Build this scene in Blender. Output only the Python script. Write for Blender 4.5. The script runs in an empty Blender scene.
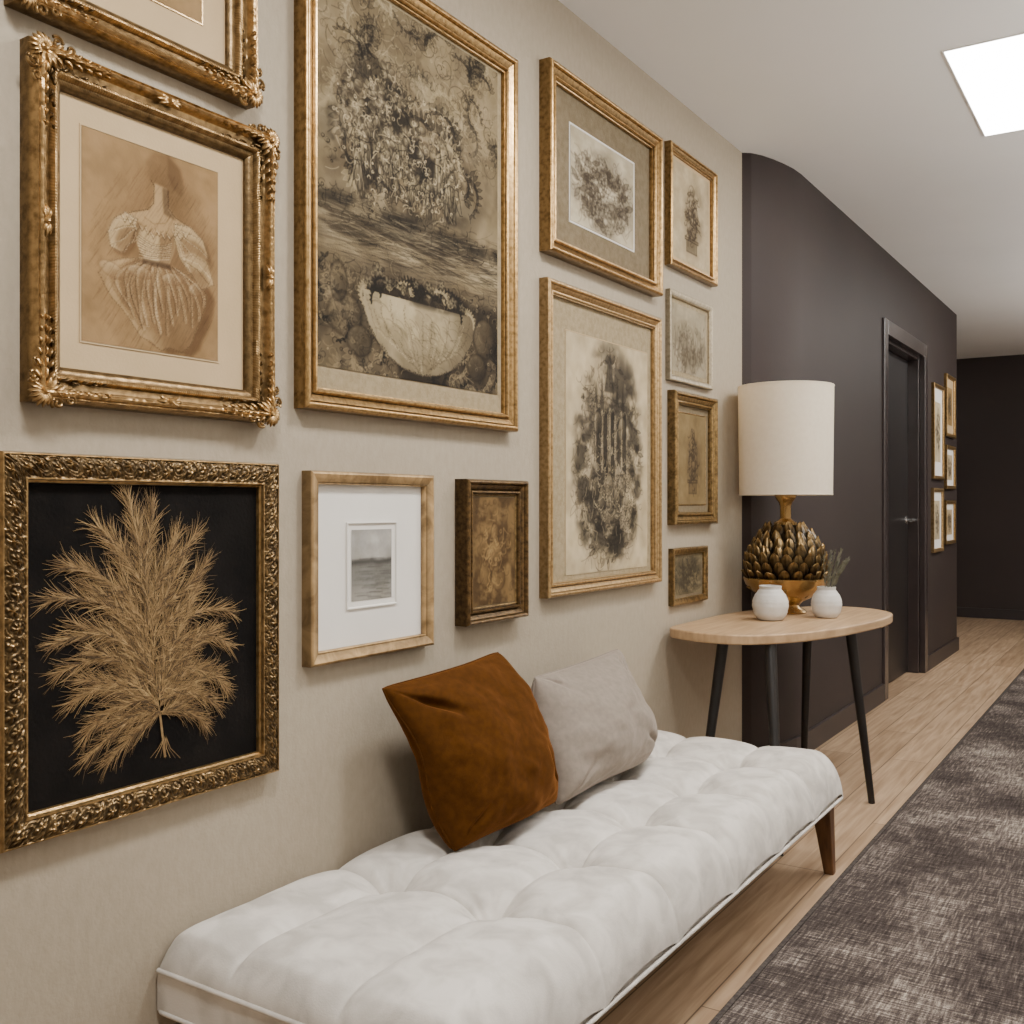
import bpy, bmesh, math, random
import numpy as np
from mathutils import Vector, noise as mnoise
random.seed(4); RS = np.random.RandomState(7)
COL = bpy.context.scene.collection
# ---------------------------------------------------------------- camera model
F = 1020.0; TH = math.atan(656/F); S, Cc = math.sin(TH), math.cos(TH); D = 1.44; H = 1.07; CEIL = 2.49
def P(px, py, X=0.03):
    u = (px-512)/F; dep = (D-X)/(S-u*Cc)
    return dep*(Cc+u*S), H-(py-506)/F*dep
# ---------------------------------------------------------------- basics
def lin(c):
    c = np.array(c, float)/255.0
    return np.where(c <= .04045, c/12.92, ((c+.055)/1.055)**2.4)
def L4(c): return tuple(lin(c))+(1,)
ATTR = set()
def mesh(name, v, f, m, parent=None, smooth=None, col=None, loc=None):
    me = bpy.data.meshes.new(name)
    me.from_pydata([tuple(map(float, p)) for p in v], [], [tuple(map(int, q)) for q in f]); me.update()
    if col is None and m and m.name in ATTR: col = np.ones((len(v), 3))*.85
    if col is not None:
        a = me.color_attributes.new('Col', 'FLOAT_COLOR', 'POINT')
        cc = np.ones((len(v), 4), np.float32); cc[:, :3] = col
        a.data.foreach_set('color', cc.ravel())
    if smooth is not None:
        me.shade_smooth()
        if smooth < 179: me.set_sharp_from_angle(angle=math.radians(smooth))
    if m: me.materials.append(m)
    o = bpy.data.objects.new(name, me); COL.objects.link(o)
    if parent: o.parent = parent
    if loc is not None: o.location = loc
    return o
def tag(o, label, cat, group=None):
    o['label'] = label; o['category'] = cat
    if group: o['group'] = group
    return o
def thing(name, label, cat, loc, group=None):
    o = bpy.data.objects.new(name, None); COL.objects.link(o); o.location = loc; o.empty_display_size = .1
    return tag(o, label, cat, group)
def struct(o): o['kind'] = 'structure'; return o
class G:
    def __init__(s): s.v = []; s.f = []
    def add(s, v, f):
        n = len(s.v); s.v += [tuple(p) for p in v]; s.f += [tuple(i+n for i in q) for q in f]
    def box(s, a, b):
        x0, y0, z0 = a; x1, y1, z1 = b
        s.add([(x0,y0,z0),(x1,y0,z0),(x1,y1,z0),(x0,y1,z0),(x0,y0,z1),(x1,y0,z1),(x1,y1,z1),(x0,y1,z1)],
              [(0,3,2,1),(4,5,6,7),(0,1,5,4),(1,2,6,5),(2,3,7,6),(3,0,4,7)])
    def prism(s, poly, z0, z1):
        n = len(poly)
        s.add([(x,y,z0) for x,y in poly]+[(x,y,z1) for x,y in poly],
              [tuple(range(n-1,-1,-1)), tuple(range(n,2*n))]+[(i,(i+1)%n,n+(i+1)%n,n+i) for i in range(n)])
    def tube(s, pts, r, n=8, closed=False, r1=None):
        pts = [Vector(p) for p in pts]; N = len(pts); V = []; Fc = []
        for i, p in enumerate(pts):
            a = pts[(i-1) % N] if (closed or i) else p; b = pts[(i+1) % N] if (closed or i < N-1) else p
            t = (b-a).normalized(); up = Vector((0,0,1)) if abs(t.z) < .95 else Vector((0,1,0))
            e1 = t.cross(up).normalized(); e2 = t.cross(e1)
            rr = r if r1 is None else r+(r1-r)*i/(N-1)
            for k in range(n):
                q = 2*math.pi*k/n; V.append(p+e1*(rr*math.cos(q))+e2*(rr*math.sin(q)))
        M = N if closed else N-1
        for i in range(M):
            for k in range(n):
                Fc.append((i*n+k, i*n+(k+1) % n, ((i+1) % N)*n+(k+1) % n, ((i+1) % N)*n+k))
        if not closed: Fc += [tuple(range(n)), tuple(range((N-1)*n, N*n))]
        s.add(V, Fc)
    def lathe(s, prof, n=40, c=(0,0,0)):
        V = []; Fc = []
        for r, z in prof:
            for k in range(n):
                q = 2*math.pi*k/n; V.append((c[0]+r*math.cos(q), c[1]+r*math.sin(q), c[2]+z))
        for i in range(len(prof)-1):
            for k in range(n): Fc.append((i*n+k, i*n+(k+1) % n, (i+1)*n+(k+1) % n, (i+1)*n+k))
        s.add(V, Fc)
    def obj(s, name, m, parent=None, smooth=None, loc=None, col=None): return mesh(name, s.v, s.f, m, parent, smooth, col, loc)
def bevel(o, w=.004, seg=2):
    b = o.modifiers.new('b', 'BEVEL'); b.width = w; b.segments = seg; b.limit_method = 'ANGLE'; return o
# ---------------------------------------------------------------- materials
def nmat(name, c1, c2=None, scale=6, rough=.6, metal=0, bump=0, bscale=80, stretch=(1,1,1), attr=False, spec=.5, sheen=0, lo=.35, hi=.65, bst=(1,1,1), detail=5, stint=None, dist=0):
    m = bpy.data.materials.new(name); m.use_nodes = True; nt = m.node_tree; N = nt.nodes; Lk = nt.links
    b = N['Principled BSDF']; b.inputs['Roughness'].default_value = rough; b.inputs['Metallic'].default_value = metal
    b.inputs['Specular IOR Level'].default_value = spec
    if sheen:
        b.inputs['Sheen Weight'].default_value = sheen; b.inputs['Sheen Roughness'].default_value = .35
        if stint: b.inputs['Sheen Tint'].default_value = L4(stint)
    tc = N.new('ShaderNodeTexCoord'); mp = N.new('ShaderNodeMapping'); mp.inputs['Scale'].default_value = stretch
    Lk.new(tc.outputs['Object'], mp.inputs['Vector'])
    nz = N.new('ShaderNodeTexNoise'); nz.inputs['Scale'].default_value = scale; nz.inputs['Detail'].default_value = detail; nz.inputs['Distortion'].default_value = dist
    Lk.new(mp.outputs['Vector'], nz.inputs['Vector'])
    rp = N.new('ShaderNodeValToRGB'); rp.color_ramp.elements[0].position = lo; rp.color_ramp.elements[1].position = hi
    Lk.new(nz.outputs['Fac'], rp.inputs['Fac'])
    if attr:
        ATTR.add(m.name)
        rp.color_ramp.elements[0].color = L4(c1); rp.color_ramp.elements[1].color = L4(c2)
        at = N.new('ShaderNodeAttribute'); at.attribute_name = 'Col'
        mx = N.new('ShaderNodeMix'); mx.data_type = 'RGBA'; mx.blend_type = 'MULTIPLY'; mx.inputs[0].default_value = 1
        Lk.new(at.outputs['Color'], mx.inputs[6]); Lk.new(rp.outputs['Color'], mx.inputs[7]); Lk.new(mx.outputs[2], b.inputs['Base Color'])
    else:
        rp.color_ramp.elements[0].color = L4(c1); rp.color_ramp.elements[1].color = L4(c2 or c1)
        Lk.new(rp.outputs['Color'], b.inputs['Base Color'])
    if bump:
        m2 = N.new('ShaderNodeMapping'); m2.inputs['Scale'].default_value = bst; Lk.new(tc.outputs['Object'], m2.inputs['Vector'])
        n2 = N.new('ShaderNodeTexNoise'); n2.inputs['Scale'].default_value = bscale; n2.inputs['Detail'].default_value = 4
        Lk.new(m2.outputs['Vector'], n2.inputs['Vector'])
        bp = N.new('ShaderNodeBump'); bp.inputs['Strength'].default_value = bump; bp.inputs['Distance'].default_value = .004
        Lk.new(n2.outputs['Fac'], bp.inputs['Height']); Lk.new(bp.outputs['Normal'], b.inputs['Normal'])
    return m
M = {}
M['wall'] = nmat('greige_wall_linen', (160,149,131), (169,157,139), 120, .92, 0, .22, 260, spec=.12, stretch=(1,.6,.3), bst=(1,.6,.5), lo=.25, hi=.75)
M['plain'] = nmat('pale_plaster', (206,202,195), (214,210,203), 2, .9, 0, 0, spec=.2)
M['plum'] = nmat('plum_paint', (50,41,39), (54,45,42), 2, .6, 0, .1, 120, spec=.28)
M['ceil'] = nmat('ceiling_paint', (238,236,233), (242,240,237), 1.5, .9, 0, 0, spec=.2)
M['black'] = nmat('black_paint', (28,23,23), (33,28,27), 5, .4, 0, 0, spec=.4)
M['dtrim'] = nmat('dark_trim', (53,45,44), (59,50,49), 5, .26, 0, 0, spec=.8)
M['skirt'] = nmat('plum_skirting', (43,35,34), (47,38,37), 5, .45, 0, 0)
M['gold'] = nmat('antique_gold', (130,101,60), (186,151,99), 90, .28, .82, .1, 220, lo=.28, hi=.6, attr=True)
M['goldc'] = nmat('carved_gold', (122,95,58), (184,150,100), 80, .32, .78, .12, 260, attr=True, lo=.28, hi=.6)
M['goldl'] = nmat('pale_gold', (146,118,77), (196,164,117), 90, .32, .78, .1, 200, attr=True, lo=.28, hi=.6)
M['silver'] = nmat('champagne_gilt', (150,136,110), (186,172,146), 90, .4, .45, .1, 200, attr=True, lo=.28, hi=.6)
M['bronze'] = nmat('bronze_gilt', (112,90,56), (166,136,88), 80, .34, .75, .2, 200, attr=True)
M['bronzed'] = nmat('dark_bronze', (74,57,36), (124,97,60), 80, .36, .7, .3, 200, attr=True)
M['oakf'] = nmat('gilded_oak', (128,102,66), (186,154,108), 18, .45, .35, .35, 90, stretch=(1,1,1), attr=True, dist=1.2)
M['art'] = nmat('drawn_paper', (228,226,220), (255,255,255), 14, .85, 0, .08, 200, attr=True, spec=.2)
M['mattan'] = nmat('tan_mat_board', (180,157,122), (188,164,129), 6, .9, 0, .1, 200, spec=.2)
M['matlinen'] = nmat('linen_mat', (142,127,99), (156,141,113), 70, .9, 0, .3, 200, spec=.2)
M['mattaupe'] = nmat('taupe_mat', (110,97,75), (122,109,87), 60, .9, 0, .3, 200, spec=.2)
M['matwhite'] = nmat('white_mat', (218,214,207), (224,220,213), 6, .9, 0, .05, 200, spec=.2)
M['matdark'] = nmat('black_velvet_ground', (12,10,9), (22,19,17), 12, .9, 0, .3, 150, spec=.12)
M['leaf'] = nmat('gilt_leaf', (206,196,176), (250,244,230), 60, .6, .04, 0, attr=True)
M['suede'] = nmat('ivory_velvet', (183,177,169), (214,208,200), 15, .85, 0, .12, 300, spec=.12, sheen=.2, lo=.34, hi=.62, detail=10, dist=.5)
M['velvet'] = nmat('cognac_velvet', (66,39,13), (78,47,17), 60, .95, 0, .12, 340, spec=.05, sheen=.45, stint=(190,122,56), detail=6)
M['greyv'] = nmat('taupe_velvet', (131,121,111), (141,130,120), 70, .95, 0, .12, 340, spec=.05, sheen=.3, stint=(240,228,216), detail=6)
M['walnut'] = nmat('walnut_leg', (86,56,30), (112,76,44), 10, .45, 0, .1, 60, stretch=(6,6,.6))
M['oak'] = nmat('light_oak', (160,130,96), (182,151,115), 6, .5, 0, .12, 60, stretch=(9,.7,3))
M['legb'] = nmat('black_leg', (20,17,16), (27,23,21), 6, .45)
M['brass'] = nmat('brass', (154,123,76), (186,153,99), 12, .25, .9, .05, 80)
M['bronzeb'] = nmat('burnished_scales', (112,90,56), (168,138,90), 60, .3, .82, .15, 200, attr=True)
M['ceramic'] = nmat('white_ceramic', (188,184,178), (212,208,202), 9, .55, 0, .35, 60)
M['sprig'] = nmat('dried_grey_green', (98,98,82), (128,126,108), 30, .8)
M['chrome'] = nmat('brushed_steel', (190,190,190), (205,205,205), 20, .25, .9)
M['white'] = nmat('white_metal', (236,234,230), (240,238,234), 4, .5)
M['binding'] = nmat('rug_binding', (62,56,53), (84,77,73), 90, .95, 0, .4, 200, spec=.1)
def shade_mat():
    m = nmat('linen_shade', (238,229,211), (244,236,219), 60, .9, 0, .06, 240, spec=.15, bst=(1,1,.3))
    nt = m.node_tree; b = nt.nodes['Principled BSDF']; out = nt.nodes['Material Output']
    t = nt.nodes.new('ShaderNodeBsdfTranslucent'); t.inputs['Color'].default_value = L4((246,230,202))
    x = nt.nodes.new('ShaderNodeMixShader'); x.inputs[0].default_value = .35
    nt.links.new(b.outputs[0], x.inputs[1]); nt.links.new(t.outputs[0], x.inputs[2]); nt.links.new(x.outputs[0], out.inputs['Surface']); return m
M['shade'] = shade_mat()
def emit(name, c, s):
    m = bpy.data.materials.new(name); m.use_nodes = True; b = m.node_tree.nodes['Principled BSDF']
    b.inputs['Base Color'].default_value = (1,1,1,1); b.inputs['Emission Color'].default_value = c; b.inputs['Emission Strength'].default_value = s; return m
M['glow'] = emit('light_diffuser', (1,.975,.94,1), 17)
def floor_mat():
    m = bpy.data.materials.new('oak_planks'); m.use_nodes = True; nt = m.node_tree; N = nt.nodes; Lk = nt.links; b = N['Principled BSDF']
    b.inputs['Roughness'].default_value = .45; b.inputs['Specular IOR Level'].default_value = .35
    tc = N.new('ShaderNodeTexCoord'); mp = N.new('ShaderNodeMapping'); mp.inputs['Rotation'].default_value = (0,0,math.radians(90))
    Lk.new(tc.outputs['Object'], mp.inputs['Vector'])
    br = N.new('ShaderNodeTexBrick'); br.inputs['Scale'].default_value = 1; br.inputs['Brick Width'].default_value = 1.5; br.inputs['Row Height'].default_value = .15
    br.inputs['Mortar Size'].default_value = .0022; br.inputs['Mortar Smooth'].default_value = .3; br.offset = .37
    br.inputs['Color1'].default_value = L4((194,167,137)); br.inputs['Color2'].default_value = L4((168,142,114)); br.inputs['Mortar'].default_value = L4((108,88,69))
    Lk.new(mp.outputs['Vector'], br.inputs['Vector'])
    m2 = N.new('ShaderNodeMapping'); m2.inputs['Scale'].default_value = (22,1.3,1); Lk.new(tc.outputs['Object'], m2.inputs['Vector'])
    nz = N.new('ShaderNodeTexNoise'); nz.inputs['Scale'].default_value = 2.2; nz.inputs['Detail'].default_value = 7; nz.inputs['Distortion'].default_value = .6
    Lk.new(m2.outputs['Vector'], nz.inputs['Vector'])
    rp = N.new('ShaderNodeValToRGB'); rp.color_ramp.elements[0].position = .3; rp.color_ramp.elements[1].position = .7
    rp.color_ramp.elements[0].color = L4((196,187,178)); rp.color_ramp.elements[1].color = (1,1,1,1); Lk.new(nz.outputs['Fac'], rp.inputs['Fac'])
    mx = N.new('ShaderNodeMix'); mx.data_type = 'RGBA'; mx.blend_type = 'MULTIPLY'; mx.inputs[0].default_value = 1
    Lk.new(br.outputs['Color'], mx.inputs[6]); Lk.new(rp.outputs['Color'], mx.inputs[7]); Lk.new(mx.outputs[2], b.inputs['Base Color']); return m
def rug_mat():
    m = bpy.data.materials.new('distressed_rug'); m.use_nodes = True; nt = m.node_tree; N = nt.nodes; Lk = nt.links; b = N['Principled BSDF']
    b.inputs['Roughness'].default_value = 1; b.inputs['Specular IOR Level'].default_value = .05
    tc = N.new('ShaderNodeTexCoord')
    def nz(sc, s, d=3):
        mp = N.new('ShaderNodeMapping'); mp.inputs['Scale'].default_value = sc; Lk.new(tc.outputs['Object'], mp.inputs['Vector'])
        n = N.new('ShaderNodeTexNoise'); n.inputs['Scale'].default_value = s; n.inputs['Detail'].default_value = d; Lk.new(mp.outputs['Vector'], n.inputs['Vector']); return n.outputs['Fac']
    def mth(op, a, bb):
        n = N.new('ShaderNodeMath'); n.operation = op
        for i, q in enumerate((a, bb)):
            if isinstance(q, (int, float)): n.inputs[i].default_value = q
            else: Lk.new(q, n.inputs[i])
        return n.outputs[0]
    big = nz((1,1,1), 2.8, 8); a = nz((13,165,1), 1.0, 2); c = nz((165,13,1), 1.0, 2); fine = nz((1,1,1), 300, 1)
    t = mth('ADD', mth('MULTIPLY', a, .56), mth('MULTIPLY', c, .56)); t = mth('ADD', t, mth('MULTIPLY', big, .8)); t = mth('ADD', t, mth('MULTIPLY', fine, .35))
    mr = N.new('ShaderNodeMapRange'); mr.inputs['From Min'].default_value = .91; mr.inputs['From Max'].default_value = 1.42
    Lk.new(t, mr.inputs['Value'])
    rp = N.new('ShaderNodeValToRGB'); e = rp.color_ramp.elements
    e[0].position = 0; e[0].color = L4((46,40,38)); e[1].position = 1.0; e[1].color = L4((186,174,159))
    x = e.new(.42); x.color = L4((76,68,64)); x = e.new(.66); x.color = L4((115,105,98))
    Lk.new(mr.outputs[0], rp.inputs['Fac']); Lk.new(rp.outputs['Color'], b.inputs['Base Color'])
    bp = N.new('ShaderNodeBump'); bp.inputs['Strength'].default_value = .35; bp.inputs['Distance'].default_value = .005; Lk.new(t, bp.inputs['Height']); Lk.new(bp.outputs['Normal'], b.inputs['Normal']); return m
M['floor'] = floor_mat(); M['rug'] = rug_mat()
# ---------------------------------------------------------------- room shell
XR = 2.7; YB = -1.6; YF = 10.62; XL = -2.0
g = G(); g.box((XL,YB,-.08),(XR,YF,0)); struct(g.obj('floor', M['floor']))
g = G(); g.box((XL,YB,CEIL),(XR,YF,CEIL+.08)); struct(g.obj('ceiling', M['ceil']))
g = G(); g.box((-.12,YB,0),(0,3.947,CEIL)); struct(g.obj('wall_left', M['wall']))
curve = [(0,3.947),(.03,3.972),(.056,4.02),(.08,4.09),(.1,4.17),(.114,4.25),(.12,4.34)]
DY0, DY1, DZ = 5.88, 6.92, 2.03
g = G(); g.prism([(-.12,3.947)]+curve+[(.12,DY0),(-.12,DY0)], 0, CEIL)
g.box((-.12,DY0,DZ),(.12,DY1,CEIL)); g.box((-.12,DY1,0),(.12,8.16,CEIL)); g.box((XL,8.04,0),(-.12,8.16,CEIL)); g.box((-.12,DY0,0),(-.04,DY1,DZ))
struct(g.obj('wall_left_dark', M['plum'], smooth=20))
g = G(); g.box((XL,YF,0),(XR,YF+.1,CEIL)); struct(g.obj('wall_far', M['plum']))
g = G(); g.box((XR,YB,0),(XR+.1,YF,CEIL)); struct(g.obj('wall_right', M['plain']))
g = G(); g.box((XL,YB-.1,0),(XR,YB,CEIL)); struct(g.obj('wall_back', M['plain']))
g = G(); g.box((XL-.1,8.0,0),(XL,YF,CEIL)); struct(g.obj('wall_side_light_block', M['plum']))  # unseen wall, added only to block light in the side opening
bo = [(x+.014 if i else .002, y-(.012 if i < 3 else 0)) for i, (x, y) in enumerate(curve)]
g = G(); g.prism(curve[:1]+bo[1:]+[(.134,DY0-.075),(.12,DY0-.075)]+curve[::-1][:-1], 0, .095); struct(g.obj('baseboard_dark', M['skirt']))
g = G(); g.box((.12,DY1+.075,0),(.134,8.174,.095)); g.box((XL,8.16,0),(.134,8.174,.095)); struct(g.obj('baseboard_dark_end', M['skirt']))
g = G(); g.box((XL,YF-.014,0),(XR,YF,.095)); struct(g.obj('baseboard_far', M['skirt']))
g = G(); g.box((0,YB,0),(.012,3.94,.07)); struct(g.obj('baseboard_left', M['wall']))
# door
d = bpy.data.objects.new('door_1', None); COL.objects.link(d); d.location = (.12,(DY0+DY1)/2,0); d['kind'] = 'structure'
w = (DY1-DY0)/2
g = G(); g.box((-.02,-w-.075,0),(.016,-w+.01,DZ+.075)); g.box((-.02,w-.01,0),(.016,w+.075,DZ+.075)); g.box((-.02,-w+.01,DZ-.01),(.016,w-.01,DZ+.075))
g.box((-.16,-w,0),(-.02,-w+.03,DZ)); g.box((-.16,w-.03,0),(-.02,w,DZ)); g.box((-.16,-w+.03,DZ-.03),(-.02,w-.03,DZ))
bevel(g.obj('door_frame', M['dtrim'], d), .004)
g = G(); g.box((-.125,-w+.032,.008),(-.085,w-.032,DZ-.032)); bevel(g.obj('door_panel', M['black'], d), .002)
g = G(); yh = w-.1
g.lathe([(0,0),(.026,0),(.026,.006),(0,.006)], 20)
g.v = [(-.085+z, yh+y, .98+x) for x, y, z in g.v]
g.tube([(-.08,yh,.98),(-.035,yh,.98),(-.03,yh-.012,.98),(-.03,yh-.12,.98)], .011, 10)
g.obj('door_handle', M['chrome'], d, 40)
# ---------------------------------------------------------------- ceiling light
def ceiling_light(x0, y0, x1, y1, label):
    t = thing('ceiling_light', label, 'ceiling light', ((x0+x1)/2,(y0+y1)/2,CEIL-.004))
    a, b = (x1-x0)/2, (y1-y0)/2; fr = .006
    g = G(); g.box((-a,-b,0),(-a+fr,b,.004)); g.box((a-fr,-b,0),(a,b,.004)); g.box((-a+fr,-b,0),(a-fr,-b+fr,.004)); g.box((-a+fr,b-fr,0),(a-fr,b,.004)); g.obj('frame', M['white'], t)
    g = G(); g.box((-a+fr,-b+fr,.0005),(a-fr,b-fr,.004)); g.obj('diffuser', M['glow'], t)
ceiling_light(.846, 3.40, 1.62, 4.27, 'square white glowing ceiling light panel above the rug')
def area(name, loc, sx, sy, power, col=(1,.975,.935), rot=(0,0,0)):
    l = bpy.data.lights.new(name, 'AREA'); l.shape = 'RECTANGLE'; l.size = sx; l.size_y = sy; l.energy = power; l.color = col
    o = bpy.data.objects.new(name, l); COL.objects.link(o); o.location = loc; o.rotation_euler = rot
area('unseen_overhead_near', (.95,.6,2.46), .3, .3, 38)  # these four overhead lights are out of view, added to light the hall
area('unseen_overhead_middle', (1.0,2.1,2.46), .3, .3, 33)
area('unseen_overhead_far', (1.5,7.4,2.46), .8, .9, 36)
area('unseen_overhead_side', (-.9,9.4,2.46), .8, .8, 6)
for i, (y, p) in enumerate(((.4,16),(3.6,48),(7.2,62))):
    area('added_ceiling_fill', (2.35,y,1.7), .35, 2.6, p, rot=(math.pi,math.radians(-4),0), col=(1,.985,.96))  # fill lights out of view, aimed up, added to brighten the ceiling
wd = bpy.data.worlds.new('w'); bpy.context.scene.world = wd; wd.use_nodes = True
wd.node_tree.nodes['Background'].inputs[0].default_value = (.9,.87,.84,1); wd.node_tree.nodes['Background'].inputs[1].default_value = .3
# ---------------------------------------------------------------- drawings as vertex colours
def vn(w, h, sx, sy, rs):
    gx = rs.rand(sy+2, sx+2); y = np.linspace(0, sy, h); x = np.linspace(0, sx, w)
    yi = y.astype(int); xi = x.astype(int); fy = (y-yi)[:, None]; fx = (x-xi)[None]
    fy = fy*fy*(3-2*fy); fx = fx*fx*(3-2*fx)
    A = gx[yi][:, xi]; B = gx[yi][:, xi+1]; C_ = gx[yi+1][:, xi]; E = gx[yi+1][:, xi+1]
    return (A*(1-fx)+B*fx)*(1-fy)+(C_*(1-fx)+E*fx)*fy
def sst(x, a, b): t = np.clip((x-a)/(b-a), 0, 1); return t*t*(3-2*t)
class Cv:
    def __init__(s, w, h, col, seed=1):
        s.w, s.h = w, h; s.rs = np.random.RandomState(seed); s.a = np.ones((h, w, 3))*np.array(col)/255.; s.soft = .45
        s.X, s.Y = np.meshgrid(np.linspace(0,1,w), np.linspace(0,1,h)); s.asp = w/h
        s.a *= (.92+.16*(.6*vn(w,h,5,6,s.rs)+.4*vn(w,h,24,30,s.rs)))[..., None]
    def tone(s, m, col): m = np.clip(m,0,1)[..., None]; s.a = s.a*(1-m)+np.array(col)/255.*m
    def vn(s, sx, sy): return vn(s.w, s.h, sx, sy, s.rs)
    def fbm(s, sx, sy): return .5*s.vn(sx,sy)+.27*s.vn(sx*2,sy*2)+.15*s.vn(sx*4,sy*4)+.08*s.vn(sx*8,sy*8)
    def blur(s, k=.5):
        a = s.a; p = np.pad(a, ((1,1),(1,1),(0,0)), 'edge'); s.a = a*(1-k)+k*.25*(p[:-2,1:-1]+p[2:,1:-1]+p[1:-1,:-2]+p[1:-1,2:]); return s
    def splat(s, p, val):
        x = p[:,0]*(s.w-1); y = p[:,1]*(s.h-1); ok = (x >= 0)&(y >= 0)&(x < s.w-1)&(y < s.h-1); x, y = x[ok], y[ok]
        val = np.broadcast_to(val, ok.shape)[ok]
        xi = x.astype(int); yi = y.astype(int); fx = x-xi; fy = y-yi; o = np.zeros((s.h, s.w))
        for dx, dy, q in ((0,0,(1-fx)*(1-fy)),(1,0,fx*(1-fy)),(0,1,(1-fx)*fy),(1,1,fx*fy)): np.add.at(o, (yi+dy, xi+dx), q*val)
        return np.minimum(o, .85)
    def sample(s, n, f):
        p = s.rs.rand(n*8, 2); k = s.rs.rand(n*8) < f(p[:,0], p[:,1]); return p[k][:n]
    def strokes(s, st, ang, ln, curl, col, amt=.5, k=24):
        n = len(st)
        if not n: return
        ang = np.broadcast_to(ang, n).astype(float).copy(); ln = np.broadcast_to(ln, n); curl = np.broadcast_to(curl, n); p = st.copy(); pts = []
        for j in range(k):
            pts.append(p.copy()); p = p+np.stack([np.cos(ang)*ln/k, np.sin(ang)*ln/k*s.asp], 1); ang = ang+curl/k
        s.tone(s.splat(np.concatenate(pts), amt), col)
    def line(s, pts, col, amt=.8, wob=0):
        pts = np.array(pts, float); out = []
        for a, b in zip(pts[:-1], pts[1:]):
            n = max(2, int(np.hypot((b-a)[0]*s.w, (b-a)[1]*s.h)*1.6)); t = np.linspace(0,1,n)[:,None]; out.append(a+(b-a)*t)
        q = np.concatenate(out)
        if wob: q = q+s.rs.randn(*q.shape)*wob
        s.tone(s.splat(q, amt*.7), col)
    def poly(s, pts, soft=0):
        ins = np.zeros((s.h, s.w), bool); n = len(pts)
        for i in range(n):
            x0, y0 = pts[i]; x1, y1 = pts[(i+1) % n]
            if y0 == y1: continue
            c = ((y0 > s.Y) != (y1 > s.Y)) & (s.X < (x1-x0)*(s.Y-y0)/(y1-y0)+x0); ins ^= c
        m = ins.astype(float)
        for _ in range(soft):
            m = (m+np.roll(m,1,0)+np.roll(m,-1,0)+np.roll(m,1,1)+np.roll(m,-1,1))/5
        return m
    def blob(s, cx, cy, rx, ry, lt, dk, amt=.6, ang=0):
        ca, sa = math.cos(ang), math.sin(ang); dx = s.X-cx; dy = (s.Y-cy)/s.asp
        a = (dx*ca+dy*sa)/rx; b = (-dx*sa+dy*ca)/(ry/s.asp); e = a*a+b*b
        ins = sst(e, 1.12, .88); sh = np.clip(.5+.55*(a+b)*.7, 0, 1)
        s.tone(ins*amt*(1-sh), lt); s.tone(ins*amt*sh*.8, dk); s.tone(np.exp(-((np.sqrt(e)-1)/.11)**2)*amt*.7, dk)
    def flower(s, cx, cy, R, lt, dk, amt=.6, n=6):
        a0 = s.rs.rand()*6
        for q in range(n):
            a = a0+q*6.283/n; s.blob(cx+R*.58*math.cos(a), cy+R*.58*math.sin(a)*s.asp, R*.46, R*.36*s.asp, lt, dk, amt, a)
        s.blob(cx, cy, R*.22, R*.22*s.asp, dk, dk, amt*.6)
    def leafshape(s, cx, cy, ln, ang, col, amt):
        P_ = [(t, .2*math.sin(math.pi*t)) for t in np.linspace(0,1,8)]+[(t, -.2*math.sin(math.pi*t)) for t in np.linspace(1,0,8)]
        q = [(cx+ln*(a*math.cos(ang)-b*math.sin(ang)), cy+ln*(a*math.sin(ang)+b*math.cos(ang))*s.asp) for a, b in P_]
        s.tone(s.poly(q)*amt, col); s.line(q, col, min(1, amt*1.5))
def ell(x, y, cx, cy, rx, ry): return ((x-cx)/rx)**2+((y-cy)/ry)**2
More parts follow.
